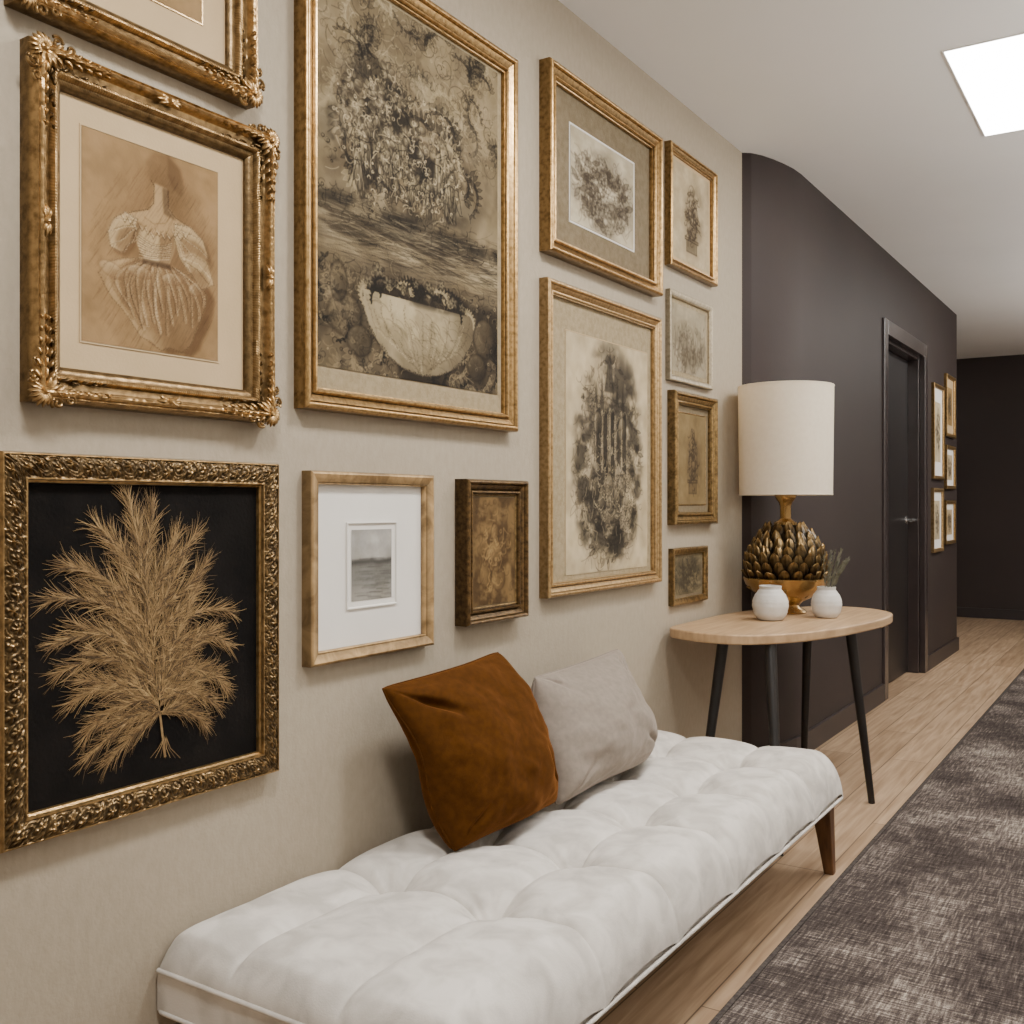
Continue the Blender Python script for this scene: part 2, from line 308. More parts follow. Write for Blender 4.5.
def art_figure():
    c = Cv(260, 320, (146,118,82), 3); dk = (50,35,21); lt = (190,166,126); md = (104,78,50); hi = (218,198,162); c.soft = .35
    c.tone(.5*sst(c.fbm(3,4),.35,.7)*np.clip(1.3-ell(c.X,c.Y,.6,.5,.5,.6),0,1), (118,92,60))
    c.tone(np.clip(1.1-ell(c.X,c.Y,.62,.5,.36,.5),0,1)*.45, (98,73,46))
    # head in profile fading into the paper, long neck, bare shoulders
    c.tone(c.poly([(.44,.07),(.5,.0),(.6,.0),(.69,.05),(.71,.11),(.66,.15),(.61,.19),(.53,.195),(.5,.165),(.47,.15),(.455,.12)],18)*.36, (90,67,42))
    c.tone(c.poly([(.6,.0),(.7,.05),(.73,.14),(.7,.19),(.64,.16),(.6,.1)],12)*.4, (70,50,29))
    c.tone(c.poly([(.5,.16),(.6,.17),(.605,.26),(.65,.3),(.78,.335),(.74,.41),(.3,.42),(.31,.345),(.46,.3),(.495,.25)],5)*.65, (184,156,115))
    c.tone(c.poly([(.56,.17),(.61,.17),(.605,.27),(.67,.32),(.57,.3)],6)*.5, dk)
    c.line([(.475,.15),(.5,.175),(.497,.26),(.455,.3),(.31,.345)], dk, .8, .002); c.line([(.605,.18),(.605,.265),(.655,.3),(.78,.335)], dk, .8, .002); c.line([(.43,.345),(.5,.365),(.58,.345)], md, .7, .002)
    sk = [(.40,.55),(.64,.56),(.75,.575),(.86,.61),(.91,.665),(.89,.74),(.86,.8),(.81,.88),(.78,.94),(.71,.985),(.62,.97),(.55,.99),(.47,.955),(.40,.94),(.33,.87),(.27,.82),(.2,.775),(.14,.71),(.11,.665),(.17,.605),(.28,.57)]
    c.tone(c.poly([(x+.07,y+.02) for x,y in sk],18)*.6, (74,51,30)); m = c.poly(sk,6); c.tone(m*.65, (178,152,112)); c.tone(m*np.clip((c.X-.5)*2.1,0,.75), md); c.tone(m*.45*sst(c.fbm(5,4),.4,.7), md)
    rf = random.Random(8)
    for i in range(19):
        t = i/18+rf.uniform(-.02,.02); x0 = .40+.24*t; wx = .16+.74*t; wy = .64; x1 = .34+.48*t; y1 = .82+.16*math.sin(math.pi*min(1,max(0,t)))**.7
        kk = rf.uniform(.65,1)
        pts = []
        for q in np.linspace(0, kk, 30):
            a = (1-q)**2; b = 2*q*(1-q); d = q*q; pts.append((a*x0+b*(wx*1.15-.08)+d*x1+.011*math.sin(q*8+i*2.3), a*.56+b*wy+d*y1))
        for o_ in (.010,.017,.024): c.line([(a+o_,b+.003) for a, b in pts], hi, rf.uniform(.15,.55), .0025)
        for o_ in (.006,.013,.02,.027): c.line([(a-o_,b) for a, b in pts], md, .45, .0035)
        c.line(pts, dk, rf.uniform(.35,.9), .002)
    for q in ((.2,.64,.09,.035,.3),(.84,.64,.08,.035,-.3),(.4,.62,.09,.03,.1),(.64,.62,.08,.03,-.1)): c.blob(*q[:4], (204,182,144), md, .4, q[4])
    c.line(sk+sk[:1], dk, .55, .003)
    bd = [(.36,.40),(.5,.42),(.66,.39),(.66,.46),(.61,.555),(.43,.555),(.37,.48)]
    c.tone(c.poly(bd,3)*.8, lt); c.tone(c.poly([(.54,.41),(.66,.39),(.66,.46),(.61,.555),(.54,.555)],8)*.6, md)
    for i in range(9):
        pts = [(.375+.26*q+.04*(i/9)*(.5-q), .43+.014*i+.035*math.sin(q*3.1)*(1-i/10)-.03*q*(i/9)) for q in np.linspace(0,1,16)]; c.line(pts, dk if i % 2 else md, .7, .0015); c.line([(a,b+.006) for a, b in pts], hi, .6, .0015)
    for sl, dr in (([(.38,.36),(.29,.345),(.21,.39),(.17,.46),(.19,.53),(.27,.545),(.33,.49),(.36,.42)],1), ([(.65,.335),(.78,.33),(.88,.38),(.92,.46),(.87,.55),(.77,.57),(.69,.5),(.65,.41)],-1)):
        c.tone(c.poly([(x+.03,y+.02) for x,y in sl],10)*.5, (80,57,34)); c.tone(c.poly(sl,5)*.75, lt); cx = sum(p[0] for p in sl)/8; cy = sum(p[1] for p in sl)/8
        c.tone(c.poly([(cx+(x-cx)*.8+.03,cy+(y-cy)*.7+.03) for x,y in sl],10)*.55, md)
        x0, y0 = sl[0]
        for i in range(13):
            a = i/12; ex, ey = sl[1+int(a*5.99)]; c.line([(x0+(ex-x0)*q+.05*math.sin(q*3.1)*(a-.5)+.006*math.sin(q*11+i), y0+.06*a+(ey-y0-.06*a)*q) for q in np.linspace(.05,.95,16)], dk if i % 2 else hi, .6, .002)
        c.line(sl+sl[:1], dk, .55, .003)
    for i in range(12):
        x = .29+.45*i/11; y = .372+.035*math.sin(math.pi*i/11)+.01*math.sin(i*4); c.line([(x-.03,y-.012),(x,y+.024),(x+.03,y-.01)], dk, .65, .002); c.line([(x-.02,y-.006),(x,y+.014)], hi, .9, .002)
    c.tone(c.poly([(.69,.49),(.8,.46),(.92,.49),(.97,.6),(.87,.64),(.78,.57)],6)*.6, lt); c.tone(c.poly([(.76,.53),(.88,.55),(.94,.6),(.87,.64),(.78,.57)],8)*.5, md); c.line([(.7,.5),(.8,.47),(.92,.5),(.97,.6),(.87,.64),(.77,.56),(.7,.5)], dk, .5, .003); c.line([(.72,.51),(.83,.54),(.92,.6)], dk, .6, .002); c.line([(.72,.5),(.84,.51),(.94,.57)], hi, .6, .002)
    c.tone(c.poly([(.42,.548),(.62,.548),(.63,.575),(.41,.575)],3)*.6, dk)
    p = c.sample(700, lambda x, y: (ell(x,y,.55,.55,.48,.5) < 1)*1.); c.strokes(p, 2.0, .09, .3, dk, .13)
    return c
def art_bouquet():
    c = Cv(340, 480, (132,117,90), 5); dk = (24,20,15); lt = (172,157,125); md = (72,61,45); r = c.rs; c.soft = .2
    c.tone(.55*sst(c.fbm(4,6),.4,.7), (98,85,63)); c.tone(.4*sst(c.fbm(8,12),.48,.72), md)
    def curls(n, f, ln, amt, col, cu=5):
        p = c.sample(n, f); c.strokes(p, r.rand(len(p))*6.3, ln*(.5+r.rand(len(p))), r.randn(len(p))*cu, col, amt)
    def acanthus(x, y, L, a0, sg, col, amt):
        sp = [(x+L*q*math.cos(a0+sg*1.6*q), y+L*q*math.sin(a0+sg*1.6*q)*c.asp) for q in np.linspace(0,1,9)]
        c.line(sp, col, amt*1.4)
        for k, (u, v) in enumerate(sp[1:]):
            for q in (-1, 1): c.leafshape(u, v, L*.34*(1-.07*k), a0+sg*1.6*(k+1)/9+q*.8, col, amt)
    for i in range(46):
        x, y = r.rand(), r.rand()*.34; acanthus(x, y, .09+.08*r.rand(), r.rand()*6.3, 1 if i % 2 else -1, dk if i % 3 else lt, .22+.12*r.rand())
    for i in range(60):
        x, y = r.rand(), r.rand()**1.1*.32; a0 = r.rand()*6.3; sg = 1 if i % 2 else -1; R = .025+.04*r.rand()
        c.line([(x+R*q*math.cos(a0+sg*6*q), y+R*q*math.sin(a0+sg*6*q)*c.asp) for q in np.linspace(.12,1.3,34)], dk if i % 4 else lt, .5)
    curls(240, lambda x, y: (y < .36)*1., .09, .3, dk, 5); curls(160, lambda x, y: (y < .34)*1., .07, .35, lt, 5)
    m = np.clip(1.3-ell(c.X,c.Y,.44,.38,.46,.24),0,1); c.tone(m*.5*sst(c.fbm(5,8),.3,.62), md); c.tone(m*.8*sst(c.fbm(7,10),.48,.62), dk); c.tone(m*.55*sst(c.fbm(8,11),.53,.68), lt)
    for i in range(18):
        a = r.rand()*6.28; q = r.rand()**.5; acanthus(.44+.36*q*math.cos(a), .38+.18*q*math.sin(a), .1+.06*r.rand(), a+r.randn()*.5, 1 if i % 2 else -1, dk if i % 3 else (160,145,113), .4)
    for i in range(24):
        x = .16+.58*r.rand(); y = .36+.15*r.rand()-.06*abs(x-.44); t = r.randn()*.35; hh = .03+.04*r.rand()
        c.blob(x, y, hh*.42, hh*1.15*c.asp*1.3, (172,157,124), (32,26,19), .7, t); c.blob(x+hh*1.1*math.sin(t), y-hh*1.75*c.asp, hh*.24, hh*.3*c.asp, (172,157,124), (32,26,19), .7)
        for k in (-1, 1): c.line([(x, y-hh*.6*c.asp), (x+k*hh*.8, y-hh*.1*c.asp+hh*.5*r.randn()*c.asp), (x+k*hh*1.1, y+hh*.5*r.randn()*c.asp)], dk, .9)
        for k in range(6): c.line([(x+hh*(.12*k-.3), y-hh*.5*c.asp), (x+hh*(.2*k-.5)+.01*r.randn(), y+hh*1.3*c.asp)], dk if k % 2 else lt, .6)
    for i in range(26):
        a = r.rand()*6.28; q = r.rand()**.5; R = .022+.026*r.rand(); x, y = .42+.28*q*math.cos(a), .3+.13*q*math.sin(a)
        for k in range(7): b = k*.9+r.rand(); c.blob(x+R*.7*math.cos(b), y+R*.7*math.sin(b)*c.asp, R*.5, R*.34*c.asp, (182,167,134), (44,36,26), .6, b)
    curls(380, lambda x, y: np.clip(1.1-ell(x,y,.44,.4,.46,.26),0,1), .06, .4, dk, 6); curls(240, lambda x, y: np.clip(1.1-ell(x,y,.43,.36,.4,.22),0,1), .05, .5, (188,172,139), 6)
    band = np.clip(1-np.abs(c.Y-.625)/.11,0,1); c.tone(band*.8*sst(c.vn(5,46),.35,.65), (44,36,26)); c.tone(band*.5*sst(c.vn(7,60),.55,.8), lt)
    c.tone(np.exp(-((c.Y-.56-.03*c.vn(7,1))/.025)**2)*.7*sst(c.fbm(9,12),.38,.6), dk)
    p = c.sample(620, lambda x, y: np.clip(1-np.abs(y-.635)/.11,0,1)); c.strokes(p, r.randn(len(p))*.05, .18, r.randn(len(p))*.3, dk, .45); p = c.sample(260, lambda x, y: np.clip(1-np.abs(y-.63)/.09,0,1)); c.strokes(p, r.randn(len(p))*.05, .14, r.randn(len(p))*.3, lt, .45)
    curls(160, lambda x, y: np.clip(1-np.abs(y-.57)/.05,0,1), .05, .45, dk, 6)
    low = sst(c.Y,.68,.77); c.tone(low*(.6+.35*sst(c.fbm(5,5),.35,.65)), (38,31,23)); c.tone(low*.5*sst(c.fbm(6,7),.5,.68), (116,101,76))
    for i in range(26): acanthus(r.rand(), .76+.24*r.rand(), .08+.07*r.rand(), r.rand()*6.3, 1 if i % 2 else -1, (14,12,9) if i % 2 else (132,116,88), .35)
    curls(420, lambda x, y: (y > .71)*1., .07, .4, (16,13,10), 6); curls(200, lambda x, y: (y > .72)*1., .06, .4, (146,130,100), 6)
    bm = sst(ell(c.X,c.Y,.53,.78,.32,.2),1.04,.97)*(c.Y > .782); c.tone(bm*.95, (178,163,130)); c.tone(bm*sst(c.X,.55,.88)*.7, (62,52,38)); c.tone(bm*sst(c.Y,.88,.985)*.4, (62,52,38)); c.tone(bm*.3*sst(c.fbm(9,12),.45,.66), (84,72,54))
    for i in range(34):
        a = (i-16.5)/17+.02*r.randn(); q0 = .9*r.rand(); c.line([(.53+.32*a*math.cos(q)+.003*r.randn(), .785+.195*math.sin(q)*(1-.25*a*a)) for q in np.linspace(q0,q0+.3+.5*r.rand(),18)], (62,52,38) if i % 3 else (196,181,148), .5, .002)
    p = c.sample(160, lambda x, y: (ell(x,y,.53,.785,.3,.18) < 1)*(y > .8)*1.); c.strokes(p, r.randn(len(p))*.3, .06, 1.2, (70,60,44), .3)
    c.line([(.53+.32*math.cos(q)+.003*r.randn(), .78+.2*math.sin(q)+.002*r.randn()) for q in np.linspace(0.02,3.12,60)], dk, .9, .002)
    m = np.clip(1.2-ell(c.X,c.Y,.53,.76,.34,.035),0,1); c.tone(m*.8*sst(c.fbm(12,16),.4,.6), dk)
    for i in range(16): acanthus(.24+.036*i, .77+.006*r.randn(), .06+.03*r.rand(), -1.57+(.036*i-.29)*2.4+r.randn()*.5, 1 if i % 2 else -1, dk if i % 3 else (150,135,104), .5)
    for i in range(12): c.flower(.26+.045*i+.015*r.randn(), .75+.015*r.randn(), .018+.012*r.rand(), (168,153,120), (28,23,16), .6, 5)
    for q in ((.13,.86,.08,.055),(.91,.84,.07,.06),(.1,.78,.04,.05),(.2,.92,.06,.04),(.86,.93,.06,.04)): c.blob(*q, (112,98,74), (26,21,15), .55)
    return c
def art_scene(w, h, paper, seed, cx=.5, cy=.55, rx=.46, ry=.42, n=300, dk=(66,56,44), cover=.45, vertical=False, flowers=0):
    c = Cv(w, h, paper, seed); r = c.rs; lt = tuple(min(255,q+22) for q in paper)
    m = np.clip(1.25-ell(c.X,c.Y,cx,cy,rx,ry),0,1); c.tone(m*cover*sst(c.fbm(5,6),.4,.62), dk); c.tone(m*cover*.7*sst(c.fbm(8,10),.5,.7), dk)
    for i in range(flowers):
        a = r.rand()*6.3; q = r.rand()**.5; x, y = cx+rx*.85*q*math.cos(a), cy+ry*.85*q*math.sin(a)
        if i % 3: c.leafshape(x, y, .1+.08*r.rand(), r.rand()*6.3, dk, .35)
        else: c.flower(x, y, .05+.04*r.rand(), lt, dk, .5)
    if vertical:
        for i in range(9):
            x = cx+rx*.85*(i/4-1); y = cy+.06*r.randn(); c.blob(x, y, .035, .2, lt, dk, .5); c.blob(x, y-.24, .022, .03, lt, dk, .6)
    p = c.sample(n, lambda x, y: np.clip(1.15-ell(x,y,cx,cy,rx,ry),0,1))
    c.strokes(p, (1.57+r.randn(len(p))*.35) if vertical else r.rand(len(p))*6.3, .16, r.randn(len(p))*4, dk, .3)
    return c
def art_ruins():
    c = Cv(240, 360, (186,170,139), 11); dk = (28,24,19); md = (84,73,58); pl = (172,156,126); r = c.rs; c.soft = .3
    reg = np.clip(1.3-ell(c.X,c.Y,.5,.52,.42,.48)+.6*(c.fbm(5,7)-.5),0,1)
    c.tone(reg*.5*sst(c.fbm(4,6),.3,.6), md); c.tone(sst(reg,.05,.6)*.65*sst(c.fbm(5,8),.44,.6), dk)
    side = sst(np.abs(c.X-.5),.12,.3)*sst(reg,.05,.5); c.tone(side*.65*sst(c.fbm(7,10),.4,.6), dk)
    p = c.sample(420, lambda x, y: np.clip(1.25-ell(x,y,.5,.53,.43,.47),0,1)); c.strokes(p, 1.57+r.randn(len(p))*.7, .1, r.randn(len(p))*4, dk, .4)
    c.tone(c.poly([(.44,.22),(.485,.06),(.52,.05),(.56,.22)],3)*.65, dk); c.line([(.505,.02),(.505,.2)], dk, .9, .003)
    for k, x in ((0,.34),(1,.41),(2,.6),(3,.67)): c.tone(c.poly([(x-.026,.3),(x,.14+.04*(k % 3 == 0)),(x+.026,.3)],3)*.55, dk)
    for i in range(5):
        x = .32+.08*i+.014*r.randn(); t0 = .27+.05*r.rand(); b0 = .5+.09*r.rand()
        c.tone(c.poly([(x,t0),(x+.03,t0),(x+.032,b0),(x-.002,b0)],1)*.75, pl); c.tone(c.poly([(x+.02,t0),(x+.03,t0),(x+.03,b0),(x+.02,b0)],1)*.5, md); c.tone(c.poly([(x+.03,t0+.03),(x+.08,t0+.01),(x+.08,b0+.03),(x+.03,b0)],2)*.7, dk)
        for q_ in (0,.01,.03): c.line([(x+q_,t0),(x+q_+.006*r.randn(),b0)], dk, .8, .002)
        c.line([(x+.057+.026*math.cos(q), t0+.035-.03*math.sin(q)) for q in np.linspace(0,3.14,14)], pl, .7, .002)
    for y in (.25,.27,.3,.575,.6,.63): c.line([(x, y+.008*math.sin(x*17+y*40)) for x in np.linspace(.27-.05*(y>.58)+.03*r.randn(),.74+.05*(y>.58)+.03*r.randn(),30)], dk, .85, .004)
    for k in range(9): c.line([(.51+(.33-.033*k)*math.cos(q)+.01*math.sin(q*5+k), .69+(.2-.021*k)*math.sin(q)) for q in np.linspace(-.35+.3*r.randn(),3.49+.3*r.randn(),70)], dk, .8, .003)
    c.tone(np.clip(1-ell(c.X,c.Y,.5,.68,.2,.05),0,1)*.45, pl)
    for q in ((.5,.65,.05,.08),(.41,.69,.045,.06),(.6,.69,.05,.06),(.34,.64,.045,.05),(.66,.63,.05,.05),(.51,.76,.13,.035),(.51,.71,.05,.04),(.36,.36,.05,.05),(.66,.38,.05,.06)): c.blob(*q, (162,147,117), dk, .6)
    m = np.clip(1.25-ell(c.X,c.Y,.5,.8,.35,.15),0,1); c.tone(m*.65*sst(c.fbm(6,8),.4,.6), dk)
    for i in range(60):
        a = r.rand()*6.3; c.leafshape(.5+.37*math.cos(a), .52+.43*math.sin(a), .03+.05*r.rand(), a+r.randn(), dk if i % 2 else md, .35)
    p = c.sample(260, lambda x, y: np.clip(1.2-ell(x,y,.5,.62,.4,.36),0,1)); c.strokes(p, 1.57+r.randn(len(p))*.9, .11, r.randn(len(p))*5, dk, .4)
    p = c.sample(130, lambda x, y: np.clip(1.1-ell(x,y,.5,.65,.36,.34),0,1)); c.strokes(p, 1.57+r.randn(len(p))*.6, .07, r.randn(len(p))*4, (180,164,133), .5)
    return c
def art_statue(paper=(178,162,132), seed=13):
    c = Cv(90, 130, paper, seed); dk = (54,43,30); lt = tuple(min(255,q+14) for q in paper); r = c.rs
    c.tone(np.clip(1.2-ell(c.X,c.Y,.58,.52,.3,.42),0,1)*.35*sst(c.fbm(4,5),.3,.6), dk)
    c.blob(.52,.22,.075,.06,lt,dk,.6); c.blob(.52,.38,.12,.12,lt,dk,.6); c.blob(.4,.44,.04,.1,lt,dk,.6,.2); c.blob(.64,.43,.04,.11,lt,dk,.6,-.25); c.blob(.47,.58,.07,.14,lt,dk,.6,.06); c.blob(.57,.6,.07,.13,lt,dk,.6,-.05)
    for q in ([(.34,.73),(.7,.73),(.7,.76),(.34,.76)], [(.38,.76),(.66,.76),(.66,.88),(.38,.88)]): c.tone(c.poly(q)*.35, dk); c.line(q+q[:1], dk, .8)
    p = c.sample(110, lambda x, y: np.clip(1.1-ell(x,y,.53,.5,.18,.36),0,1)); c.strokes(p, 1.57+r.randn(len(p))*.6, .12, r.randn(len(p))*3, dk, .35); return c
def art_sea():
    c = Cv(60, 76, (174,171,165), 17); c.tone(sst(c.Y,.4,.46)*.7, (98,97,93)); c.tone(np.exp(-((c.Y-.44-.05*c.vn(6,1))/.04)**2)*.8, (66,64,62)); c.tone(sst(c.Y,.66,.95)*.6, (176,172,164))
    p = c.sample(80, lambda x, y: (y > .4)*1.); c.strokes(p, 0, .35, .1, (80,78,74), .3); c.tone((c.Y < .4)*c.vn(4,8)*.5, (128,126,122)); return c
def art_brown(seed, paper=(116,92,57), lt=(154,126,82), dk=(54,38,21), w=84, h=126):
    c = Cv(w, h, paper, seed); r = c.rs; c.tone(.65*sst(c.fbm(4,5),.4,.65), dk); c.tone(.5*sst(c.fbm(5,7),.5,.72), lt)
    c.blob(.52,.34,.1,.09,lt,dk,.5); c.blob(.5,.56,.2,.16,lt,dk,.5,.3); c.blob(.6,.76,.16,.12,lt,dk,.5,-.4); c.blob(.3,.72,.14,.12,lt,dk,.5)
    p = c.sample(90, lambda x, y: 1.+0*x); c.strokes(p, 1.2+r.randn(len(p)), .2, r.randn(len(p))*4, dk, .3)
    p = c.sample(70, lambda x, y: np.clip(1.1-ell(x,y,.5,.5,.35,.4),0,1)); c.strokes(p, 1.4+r.randn(len(p)), .16, r.randn(len(p))*4, lt, .4); return c
# ---------------------------------------------------------------- frame building
def profile_sweep(w, h, prof, step=None, disp=None):
    V = []; Fc = []; Cl = []; n = len(prof)
    cvs = []
    for k, (u, d) in enumerate(prof):          # colour factor along the profile: valleys dark, crests bright
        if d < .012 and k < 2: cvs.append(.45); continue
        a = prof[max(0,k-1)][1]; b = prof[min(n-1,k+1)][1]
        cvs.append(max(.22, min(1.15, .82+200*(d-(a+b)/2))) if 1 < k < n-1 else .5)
    for side in range(4):
        ln = w if side % 2 == 0 else h
        N = max(1, int(ln/step)) if step else 1; base = len(V)
        for i in range(N+1):
            t = i/N
            for k, (u, dd) in enumerate(prof):
                a, b = w/2-u, h/2-u
                q = (-a+2*a*t, -b) if side == 0 else (a, -b+2*b*t) if side == 1 else (a-2*a*t, b) if side == 2 else (-a, b-2*b*t)
                e, cv = disp(side*3.7, t*ln, ln, u, dd) if disp else (0, cvs[k])
                V.append((dd+e, q[0], q[1])); Cl.append((cv, cv, cv))
        for i in range(N):
            for k in range(n-1):
                p0 = base+i*n+k; Fc.append((p0, p0+n, p0+n+1, p0+1))
    return V, Fc, np.array(Cl)
def quad(name, y0, y1, z0, z1, d, m, parent):
    return mesh(name, [(d,y0,z0),(d,y1,z0),(d,y1,z1),(d,y0,z1)], [(0,1,2,3)], m, parent)
def artgrid(name, c, y0, y1, z0, z1, d, parent):
    c.blur(c.soft); w, h = c.w, c.h
    Yv = y0+(y1-y0)*c.X; Zv = z1-(z1-z0)*c.Y
    v = np.stack([np.full(w*h, d), Yv.ravel(), Zv.ravel()], 1)
    idx = np.arange(w*h).reshape(h, w); f = np.stack([idx[1:,:-1].ravel(), idx[1:,1:].ravel(), idx[:-1,1:].ravel(), idx[:-1,:-1].ravel()], 1)
    a = np.clip(c.a, 0, 1)*255
    return mesh(name, v, f, M['art'], parent, col=lin(a.reshape(-1,3)))
PL = [(0,0),(0,.026),(.002,.030),(.005,.0325),(.008,.033),(.011,.032),(.0135,.0285),(.0145,.0235),(.016,.026),(.022,.0225),(.028,.0195),(.0295,.0175),(.031,.021),(.034,.0245),(.037,.0248),(.039,.022),(.040,.0175),(.043,.017),(.043,.006)]
def scaled(prof, sw, sd): return [(u*sw, d*sd) for u, d in prof]
BOX = [(0,0),(0,.024),(.002,.026),(.006,.0275),(.011,.026),(.023,.022),(.0245,.0195),(.026,.021),(.028,.018),(.028,.006)]
class Fr:
    def __init__(s, name, label, y0, y1, z0, z1, prof, m, X0=0, group=None, step=None, disp=None, cat='picture', smooth=35):
        s.w, s.h = y1-y0, z1-z0; s.yc = (y0+y1)/2; s.z0 = z0; s.X0 = X0
        s.root = thing(name, label, cat, (X0, s.yc, z0), group)
        v, f, c = profile_sweep(s.w, s.h, prof, step, disp); v = [(a, b, q+s.h/2) for a, b, q in v]
        s.frame = mesh('frame', v, f, m, s.root, smooth, c); s.fw = prof[-1][0]; s.fd = prof[-1][1]
        e = .002
        s.iy0, s.iy1, s.iz0, s.iz1 = -s.w/2+s.fw-e, s.w/2-s.fw+e, s.fw-e, s.h-s.fw+e
    def mat(s, m, d=None, name='mat_board'):
        s.md = d or s.fd+.001; return quad(name, s.iy0, s.iy1, s.iz0, s.iz1, s.md, m, s.root)
    def inset(s, pl, pt, pr, pb):
        W, Hh = s.iy1-s.iy0, s.iz1-s.iz0
        return s.iy0+pl*W, s.iy1-pr*W, s.iz0+pb*Hh, s.iz1-pt*Hh
    def px(s, a, b, X=.012):
        y, z = P(a[0], a[1], X+s.X0); y2, z2 = P(b[0], b[1], X+s.X0); return y-s.yc, y2-s.yc, z2-s.z0, z-s.z0
    def art(s, c, rect, d, name='drawing'): return artgrid(name, c, *rect, d, s.root)
    def fillet(s, rect, wd, dd, m, name='mat_window_edge'):
        y0, y1, z0, z1 = rect
        v, f, _ = profile_sweep(y1-y0+2*wd, z1-z0+2*wd, [(0,0),(0,dd),(wd*.6,dd),(wd,0)])
        cy, cz = (y0+y1)/2, (z0+z1)/2
        mesh(name, [(s.md+a, b+cy, q+cz) for a, b, q in v], f, m, s.root)
    def lip(s, prof, m):
        v, fc, _ = profile_sweep(s.w-2*s.fw+.004, s.h-2*s.fw+.004, prof); mesh('inner_lip', [(a,b,q+s.h/2) for a,b,q in v], fc, m, s.root)
def disp_baroque(side, sl, ln, u, d):
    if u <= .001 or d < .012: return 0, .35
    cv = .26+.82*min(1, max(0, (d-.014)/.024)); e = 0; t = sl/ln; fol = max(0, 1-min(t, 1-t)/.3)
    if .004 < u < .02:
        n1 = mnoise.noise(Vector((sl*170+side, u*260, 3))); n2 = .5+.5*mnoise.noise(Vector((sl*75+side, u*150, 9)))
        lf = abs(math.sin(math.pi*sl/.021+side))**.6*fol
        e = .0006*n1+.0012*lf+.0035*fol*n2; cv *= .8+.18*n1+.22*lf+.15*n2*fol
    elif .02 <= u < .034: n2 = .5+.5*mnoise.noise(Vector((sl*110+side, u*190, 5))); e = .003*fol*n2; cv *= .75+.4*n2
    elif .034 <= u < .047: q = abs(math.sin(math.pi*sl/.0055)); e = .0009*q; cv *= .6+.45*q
    return e, cv
BAROQ = [(0,0),(0,.022),(.003,.028),(.005,.033),(.007,.0365),(.0085,.0355),(.0095,.034),(.011,.037),(.0145,.039),(.0175,.037),(.0195,.032),(.021,.026),(.023,.0235),(.028,.0225),(.033,.0215),(.035,.026),(.038,.030),(.041,.030),(.044,.027),(.046,.020),(.051,.0195),(.055,.016),(.058,.012),(.058,.006)]
def disp_floral(side, sl, ln, u, d):
    """rosettes and leaf scrolls in low relief between two plain edges"""
    if d < .012: return 0, .3
    wear = .5+.5*mnoise.noise(Vector((sl*22+side*3, u*40, 12)))
    if u < .004 or u > .037: return 0, (.55 if u < .004 else .7)+.3*wear
    per = .027; k = math.floor(sl/per); s = (sl-k*per)-per/2; jit = mnoise.noise(Vector((k*3.1+side, 2, 1)))
    v = u-.0195; off = .004*(1 if k % 2 else -1)+.003*jit; v -= off
    r = math.hypot(s, v); th = math.atan2(v, s)
    fl = max(0, 1-(r/(.0115+.002*jit))**2)*(.55+.45*math.cos((5 if k % 3 else 6)*th+k+3*jit)); ctr = max(0, 1-(r/.0035)**2)
    n = .5+.5*mnoise.noise(Vector((sl*240+side*9, u*240, 4))); n2 = .5+.5*mnoise.noise(Vector((sl*110+side*5, u*130, 8)))
    sc = .5+.5*math.sin(r*1150+2.0*th+5*n2); edge = min(1, max(0, (r-.010)/.004))
    q = max(fl, ctr)+edge*(.45*sc+.55*n2)*(.45+.6*n); q = min(1, q)*(.75+.35*n)
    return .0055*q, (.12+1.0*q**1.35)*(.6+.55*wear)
GRAIN = [(0,0),(0,.022),(.0015,.0265),(.0035,.027)]+[(.0045+.0016*i, .0235+.004*math.sin(math.pi*i/20)) for i in range(21)]+[(.038,.0265),(.040,.0265),(.0415,.022),(.0415,.006)]
def petal(g, cx, cy, ang, ln, wd, ht, d0):
    V = []; Fc = []; n, k = 9, 7
    for i in range(n):
        t = i/(n-1); r = math.sin(math.pi*min(1,t*.93+.07))**.7
        for j in range(k):
            q = math.pi*j/(k-1); a = ln*t; b = wd*r*math.cos(q)*(1-.2*t); hh = ht*r*math.sin(q)*(.85+.25*abs(math.cos(q*3)))+.003*math.sin(t*3)
            V.append((d0+hh, cx+a*math.cos(ang)-b*math.sin(ang), cy+a*math.sin(ang)+b*math.cos(ang)))
    for i in range(n-1):
        for j in range(k-1): Fc.append((i*k+j, i*k+j+1, (i+1)*k+j+1, (i+1)*k+j))
    g.add(V, Fc)
def knob(g, cy, cz, r, ht, d0): petal(g, cy-r, cz, 0, 2*r, r, ht, d0)
def scroll(g, cy, cz, R, a0, sgn, d0, th=.0024):
    g.tube([(d0+.002, cy+R*(1-.75*t)*math.cos(a0+sgn*t*8), cz+R*(1-.75*t)*math.sin(a0+sgn*t*8)) for t in np.linspace(0,1,26)], th, 6)
